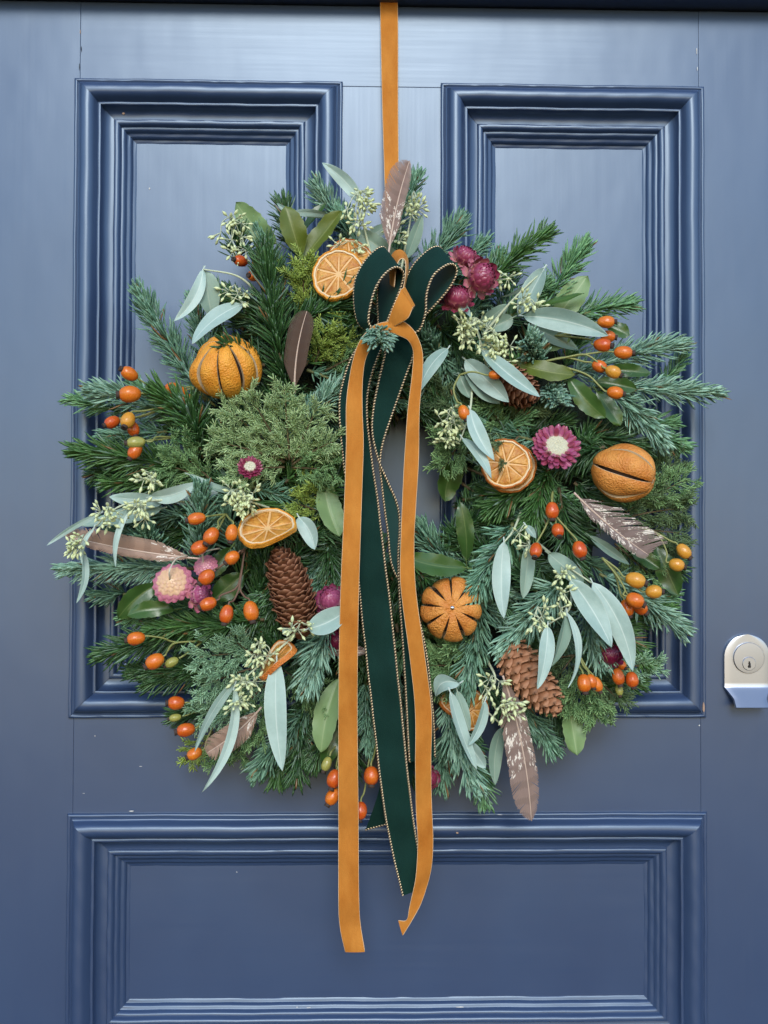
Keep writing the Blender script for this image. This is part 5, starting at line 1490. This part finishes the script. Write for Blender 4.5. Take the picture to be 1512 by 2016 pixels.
flower('small dark red strawflower low beside the left ribbon tail', (664, 1262), 22, 0.076, (-0.1, -0.9, 0.3), 'globe', ['petal_dark', 'petal_magenta'])
flower('dark red strawflower above the lower right rose hips', (1200, 1290), 24, 0.078, (0.1, -0.7, 0.6), 'globe', ['petal_dark', 'petal_dark'])
flower('magenta strawflower at the bottom behind the right ribbon tail', (846, 1532), 20, 0.05, (0.2, -0.9, 0.2), 'globe', ['petal_magenta', 'petal_open'])

# ---------------------------------------------------------------- feathers
def feather(label, b, t, wd, dB, dT, mat, bow=0.0, left=0.5, ragged=0.0, roll=0.0, bare=0.08, blunt=0.0, curl=0.0):
    """Quill from b to t; left: share of the width on the quill's left."""
    B, T = P(*b, dB), P(*t, dT)
    q = PS((dB + dT) / 2)
    e = empty('feather', B)
    tag(e, label, 'feather', 'feathers in the wreath')
    a = nrm(T - B)
    side = nrm(np.cross(a, FRONT))
    nn = np.cross(side, a)
    if nn @ FRONT < 0: nn = -nn
    n = 40
    s = np.linspace(0, 1, n)[:, None]
    p = B + (T - B) * s + side * (bow * q) * 4 * s * (1 - s) + nn * (curl * q) * 4 * s * (1 - s)
    v, f = tube(p, np.linspace(0.0011, 0.0003, n), 6)
    obj('quill', mesh('quill', v - B, f, M['quill']), e)
    Ln = np.linalg.norm(T - B)
    rr = math.radians(roll)
    for sg, share in ((-1, left), (1, 1 - left)):
        W = wd * q * share
        nb = 74
        V, UV, Fc = [], [], []
        off = 0.0
        split = 0.0
        for i in range(nb):
            u = bare + (1 - bare) * i / (nb - 1)
            x = (u - bare) / (1 - bare)
            wv = W * (min(1, x / 0.16) ** 0.6) * (1 - max(0, (x - 0.55) / 0.45) ** (2.2 + 4 * blunt)) ** 0.75
            if ragged and RNG.random() < 0.16: split = RNG.uniform(-0.5, 0.7) * ragged
            split *= 0.86
            cut = 1 - (RNG.uniform(0, 0.45) * ragged if ragged and RNG.random() < 0.35 else 0)
            ln = max(wv, 0.0006) * cut
            c = np.array([np.interp(u, s[:, 0], p[:, k_]) for k_ in range(3)])
            tan = nrm(np.array([np.interp(min(u + 0.03, 1), s[:, 0], p[:, k_]) for k_ in range(3)]) - np.array([np.interp(max(u - 0.03, 0), s[:, 0], p[:, k_]) for k_ in range(3)]))
            out = nrm(np.cross(tan, nn)) * (1 if np.cross(tan, nn) @ side > 0 else -1) * sg
            ang = math.radians(40 - 14 * x)
            dirn = out * math.cos(ang) + tan * (math.sin(ang) + split * 0.5)
            lift = nn * (math.sin(rr) * sg)
            hb = Ln * (1 - bare) / nb * 0.66
            k0 = len(V)
            for k_ in range(5):
                w_ = k_ / 4
                c2 = c + dirn * ln * w_ * 1.1 + tan * ln * 0.22 * w_ * w_ + lift * ln * w_ + nn * (0.12 * ln * math.sin(w_ * 2.2)) + nn * (0.00008 * (i % 2))
                hw = hb * (1 - 0.45 * w_)
                V += [c2 - tan * hw, c2 + tan * hw]
                UV += [(0.5 + sg * 0.5 * w_, u)] * 2
            for k_ in range(4):
                Fc.append((k0 + 2 * k_, k0 + 2 * k_ + 1, k0 + 2 * k_ + 3, k0 + 2 * k_ + 2))
        obj('vane', mesh('vane', np.array(V) - B, Fc, M[mat], uv=UV), e)
    return e

feather('brown feather with white flecks standing up at the top of the bow', (765, 500), (806, 318), 50, 0.085, 0.090, 'feather_brown', bow=-5, left=0.68, ragged=0.22)
feather('dark brown feather standing upright left of the bow', (580, 775), (604, 613), 52, 0.088, 0.098, 'feather_dark', bow=-7, left=0.52, roll=8)
feather('tan feather lying level across the left rim', (395, 1100), (128, 1054), 46, 0.082, 0.080, 'feather_tan', bow=-6, left=0.35, ragged=0.35)
feather('ragged grey-brown feather with white spots at the right', (1130, 970), (1276, 1092), 66, 0.092, 0.090, 'feather_spot', bow=5, left=0.74, ragged=0.85, blunt=0.9)
feather('long grey-brown feather hanging past the bottom right rim', (990, 1330), (1046, 1614), 62, 0.088, 0.078, 'feather_low', bow=-10, left=0.38, ragged=0.28, bare=0.03)
feather('torn tan feather at the lower left below the seeds', (515, 1392), (408, 1482), 54, 0.074, 0.078, 'feather_tan', bow=-6, left=0.5, ragged=0.7)
feather('sliver of brown feather crossing behind the left ribbon tail', (740, 1284), (636, 1282), 22, 0.074, 0.080, 'feather_brown', bow=2)

# ---------------------------------------------------------------- ribbons
def strip(name, Lp, Rp, parent, org, mats, n=90, cross=6, th=0.0005, belly=0.0, flip=False, wav=0.0):
    """Ribbon between two edges given as (px, py, d); front, back materials."""
    L3 = cr([P(*a) for a in Lp], n)
    R3 = cr([P(*a) for a in Rp], n)
    T = nrm(np.gradient((L3 + R3) / 2, axis=0))
    nr_ = nrm(np.cross(T, R3 - L3)) * (-1 if flip else 1)
    arc = np.concatenate([[0], np.cumsum(np.linalg.norm(np.diff((L3 + R3) / 2, axis=0), axis=1))])
    ph = RNG.uniform(0, 6, 4)
    fade = np.clip(arc / 0.05, 0, 1) * wav
    wl = fade * (0.0014 * np.sin(arc * 62 + ph[0]) + 0.0008 * np.sin(arc * 141 + ph[1]))
    wr_ = fade * (0.0014 * np.sin(arc * 62 + ph[0] + 1.1) + 0.0008 * np.sin(arc * 141 + ph[2]))
    L3, R3 = L3 + nr_ * wl[:, None], R3 + nr_ * wr_[:, None]
    V, UV = [], []
    for lay in (0, 1):
        for i in range(n):
            for j in range(cross + 1):
                u = j / cross
                V.append(L3[i] * (1 - u) + R3[i] * u + nr_[i] * (belly * 4 * u * (1 - u) + (th if lay else 0)))
                UV.append((u, i / (n - 1)))
    m = cross + 1
    n0 = n * m
    Fc, fm = [], []
    for i in range(n - 1):
        for j in range(cross):
            a = (i * m + j, i * m + j + 1, (i + 1) * m + j + 1, (i + 1) * m + j)
            Fc.append(tuple(n0 + k_ for k_ in a)); fm.append(0)
            Fc.append(a[::-1]); fm.append(1 if len(mats) > 1 else 0)
        for j in (0, cross):
            a = (i * m + j, (i + 1) * m + j, n0 + (i + 1) * m + j, n0 + i * m + j)
            Fc.append(a if j == 0 else a[::-1]); fm.append(0)
    for i in (0, n - 1):
        for j in range(cross):
            a = (i * m + j, i * m + j + 1, n0 + i * m + j + 1, n0 + i * m + j)
            Fc.append(a if i == 0 else a[::-1]); fm.append(0)
    o = obj(name, mesh(name, np.array(V) - org, Fc, mats, uv=UV, fmat=fm, sharp=60), parent)
    return o, L3, R3

def selvedge(edge, parent, org):
    v, f = tube(edge, 0.00045, 5)
    obj('selvedge', mesh('selvedge', v - org, f, M['ribbon_edge']), parent)

def cord(edge, parent, org, pitch=0.0026, r=0.00085):
    """Twisted two-strand trim along a ribbon edge."""
    sg = np.linalg.norm(np.diff(edge, axis=0), axis=1)
    L = np.concatenate([[0], np.cumsum(sg)])
    n = max(20, int(L[-1] / pitch * 7))
    x = np.linspace(0, L[-1], n)
    p = np.stack([np.interp(x, L, edge[:, i]) for i in range(3)], 1)
    T, N, B = frames(p)
    for k_, mt in ((0, 'gold_cord'), (math.pi, 'dark_cord')):
        a = (x / pitch * 2 * math.pi + k_)[:, None]
        v, f = tube(p + (N * np.cos(a) + B * np.sin(a)) * r * 0.62, r * (0.78 if k_ == 0 else 0.62), 5)
        obj('gold_trim' if k_ == 0 else 'dark_trim', mesh('gold_trim', v - org, f, M[mt]), parent)

def xd(pts, d):
    return [(x, y, d[0] + (d[1] - d[0]) * i / max(1, len(pts) - 1)) for i, (x, y) in enumerate(pts)]

VO = [M['velvet_orange'], M['ribbon_back']]
VG = [M['velvet_green'], M['green_back']]

# hanging ribbon
org = P(768, 380, 0.04)
hang = empty('hanging_ribbon', org)
tag(hang, 'straight orange velvet ribbon holding the wreath from above', 'ribbon')
o, l3, r3 = strip('band', [(748, -60, 0.004), (750, 60, 0.005), (753, 200, 0.010), (757, 330, 0.024), (760, 420, 0.04)], [(781, -60, 0.004), (783, 60, 0.005), (783, 200, 0.010), (784, 330, 0.024), (784, 420, 0.04)], hang, org, VO)
selvedge(l3, o, org); selvedge(r3, o, org)

# green velvet bow with gold cord edges
org = P(775, 648, 0.11)
gb = empty('green_velvet_bow', org)
tag(gb, 'dark green velvet bow with twisted gold edging and long tails', 'bow')
o, l3, r3 = strip('loop',
    [(768, 650, 0.106), (722, 648, 0.110), (704, 632, 0.112), (697, 590, 0.112), (701, 548, 0.112), (722, 510, 0.111), (747, 488, 0.108), (760, 492, 0.100), (757, 520, 0.094), (744, 566, 0.094), (745, 640, 0.100)],
    [(772, 652, 0.122), (745, 652, 0.132), (726, 636, 0.140), (730, 598, 0.143), (741, 564, 0.144), (759, 538, 0.143), (780, 526, 0.139), (794, 537, 0.132), (790, 562, 0.126), (776, 598, 0.122), (757, 644, 0.118)], gb, org, VG, 140, flip=True)
cord(l3, o, org); cord(r3, o, org)
o, l3, r3 = strip('loop',
    [(780, 650, 0.106), (788, 640, 0.110), (789, 600, 0.111), (796, 562, 0.111), (814, 522, 0.110), (846, 491, 0.107), (866, 487, 0.100), (868, 502, 0.093), (852, 532, 0.090), (826, 572, 0.091), (786, 648, 0.098)],
    [(785, 655, 0.120), (822, 652, 0.128), (837, 618, 0.136), (840, 578, 0.139), (853, 543, 0.139), (877, 523, 0.136), (893, 521, 0.132), (899, 535, 0.127), (888, 561, 0.122), (862, 594, 0.118), (806, 652, 0.112)], gb, org, VG, 140, flip=True)
cord(l3, o, org); cord(r3, o, org)
# long tail behind the orange one
o, l3, r3 = strip('tail',
    [(740, 655, 0.104), (700, 690, 0.104), (676, 750, 0.103), (668, 800, 0.102), (676, 900, 0.100), (690, 1000, 0.100), (704, 1110, 0.100), (713, 1220, 0.099), (726, 1330, 0.096), (745, 1500, 0.086), (765, 1640, 0.074), (793, 1762, 0.064)],
    [(765, 660, 0.106), (745, 700, 0.106), (728, 750, 0.106), (722, 800, 0.105), (730, 890, 0.104), (745, 1000, 0.104), (757, 1100, 0.104), (770, 1210, 0.102), (784, 1340, 0.099), (800, 1500, 0.088), (817, 1640, 0.076), (838, 1746, 0.066)], gb, org, VG, 110, wav=1.0)
cord(l3, o, org); cord(r3, o, org)
# twisting front tail
o, l3, r3 = strip('tail',
    [(768, 655, 0.110), (760, 690, 0.113), (747, 745, 0.114), (736, 800, 0.113), (733, 850, 0.112), (745, 905, 0.111), (764, 950, 0.109), (781, 990, 0.106), (787, 1030, 0.103), (784, 1100, 0.101), (787, 1180, 0.099), (794, 1280, 0.096), (800, 1380, 0.092), (803, 1440, 0.088), (806, 1500, 0.084)],
    [(806, 655, 0.108), (815, 690, 0.110), (795, 750, 0.110), (772, 815, 0.110), (754, 870, 0.111), (748, 910, 0.108), (752, 955, 0.103), (757, 1000, 0.099), (764, 1050, 0.096), (774, 1120, 0.097), (815, 1190, 0.098), (838, 1280, 0.093), (850, 1380, 0.088), (854, 1430, 0.084), (856, 1490, 0.08)], gb, org, VG, 120)
cord(l3, o, org); cord(r3, o, org)
o, l3, r3 = strip('tail', [(760, 1480, 0.07), (745, 1560, 0.062), (720, 1633, 0.054)], [(820, 1480, 0.066), (805, 1560, 0.058), (778, 1618, 0.05)], gb, org, VG, 30)
cord(np.concatenate([l3[-1:], l3[-1:] * 0.5 + r3[-1:] * 0.5, r3[-1:]]), o, org)

# narrow orange bow tied over it
org = P(775, 632, 0.135)
ob = empty('orange_velvet_bow', org)
tag(ob, 'narrow orange velvet ribbon bow with two long tails over the green one', 'bow')
def band(name, L, R, n=90, belly=0.0, flip=False):
    o, l3, r3 = strip(name, L, R, ob, org, VO, n, belly=belly, flip=flip, wav=1.0 if name == 'tail' else 0.0)
    selvedge(l3, o, org); selvedge(r3, o, org)
band('loop', [(768, 560, 0.108), (768, 515, 0.108), (775, 498, 0.108), (786, 492, 0.109), (797, 498, 0.110), (803, 515, 0.110), (801, 545, 0.110), (790, 600, 0.112)],
     [(776, 565, 0.126), (780, 528, 0.126), (785, 514, 0.126), (791, 509, 0.126), (797, 512, 0.126), (799, 526, 0.126), (797, 550, 0.126), (788, 602, 0.124)], 60, flip=True)
band('knot', [(764, 636, 0.138), (771, 614, 0.144), (780, 592, 0.148), (790, 570, 0.149)], [(776, 642, 0.140), (792, 633, 0.146), (804, 624, 0.150), (812, 605, 0.150)], 24, 0.0, True)
band('knot', [(790, 570, 0.149), (797, 566, 0.143), (790, 580, 0.136)], [(812, 605, 0.150), (816, 602, 0.144), (806, 618, 0.137)], 14, 0.0, True)
band('tail', [(772, 632, 0.138), (740, 640, 0.138), (714, 664, 0.136), (698, 700, 0.132), (688, 745, 0.130), (682, 800, 0.128), (682, 880, 0.127), (678, 1000, 0.126), (670, 1200, 0.120), (667, 1400, 0.104), (667, 1600, 0.086), (667, 1750, 0.074), (669, 1820, 0.069), (680, 1875, 0.064)],
     [(770, 654, 0.138), (748, 664, 0.138), (730, 684, 0.136), (718, 712, 0.132), (713, 755, 0.130), (713, 810, 0.128), (715, 880, 0.127), (711, 1000, 0.126), (705, 1200, 0.120), (703, 1400, 0.104), (705, 1600, 0.086), (706, 1750, 0.074), (709, 1820, 0.069), (718, 1873, 0.066)], 110, 0.0006)
band('tail', [(766, 652, 0.138), (785, 660, 0.139), (804, 670, 0.138), (814, 692, 0.134), (812, 735, 0.130), (803, 810, 0.128), (797, 900, 0.127), (792, 1000, 0.126), (789, 1080, 0.125), (790, 1160, 0.123), (808, 1300, 0.114), (818, 1400, 0.106), (818, 1500, 0.096), (820, 1600, 0.086), (823, 1660, 0.080), (818, 1730, 0.074), (806, 1790, 0.069), (800, 1812, 0.067), (784, 1813, 0.064)],
     [(770, 630, 0.140), (795, 634, 0.140), (818, 656, 0.138), (831, 692, 0.134), (831, 738, 0.130), (825, 810, 0.128), (824, 900, 0.127), (818, 1000, 0.126), (815, 1060, 0.125), (818, 1160, 0.123), (837, 1300, 0.114), (849, 1400, 0.106), (848, 1500, 0.096), (850, 1600, 0.086), (852, 1660, 0.080), (846, 1725, 0.074), (830, 1775, 0.071), (814, 1806, 0.070), (793, 1841, 0.066)], 130, 0.0004)
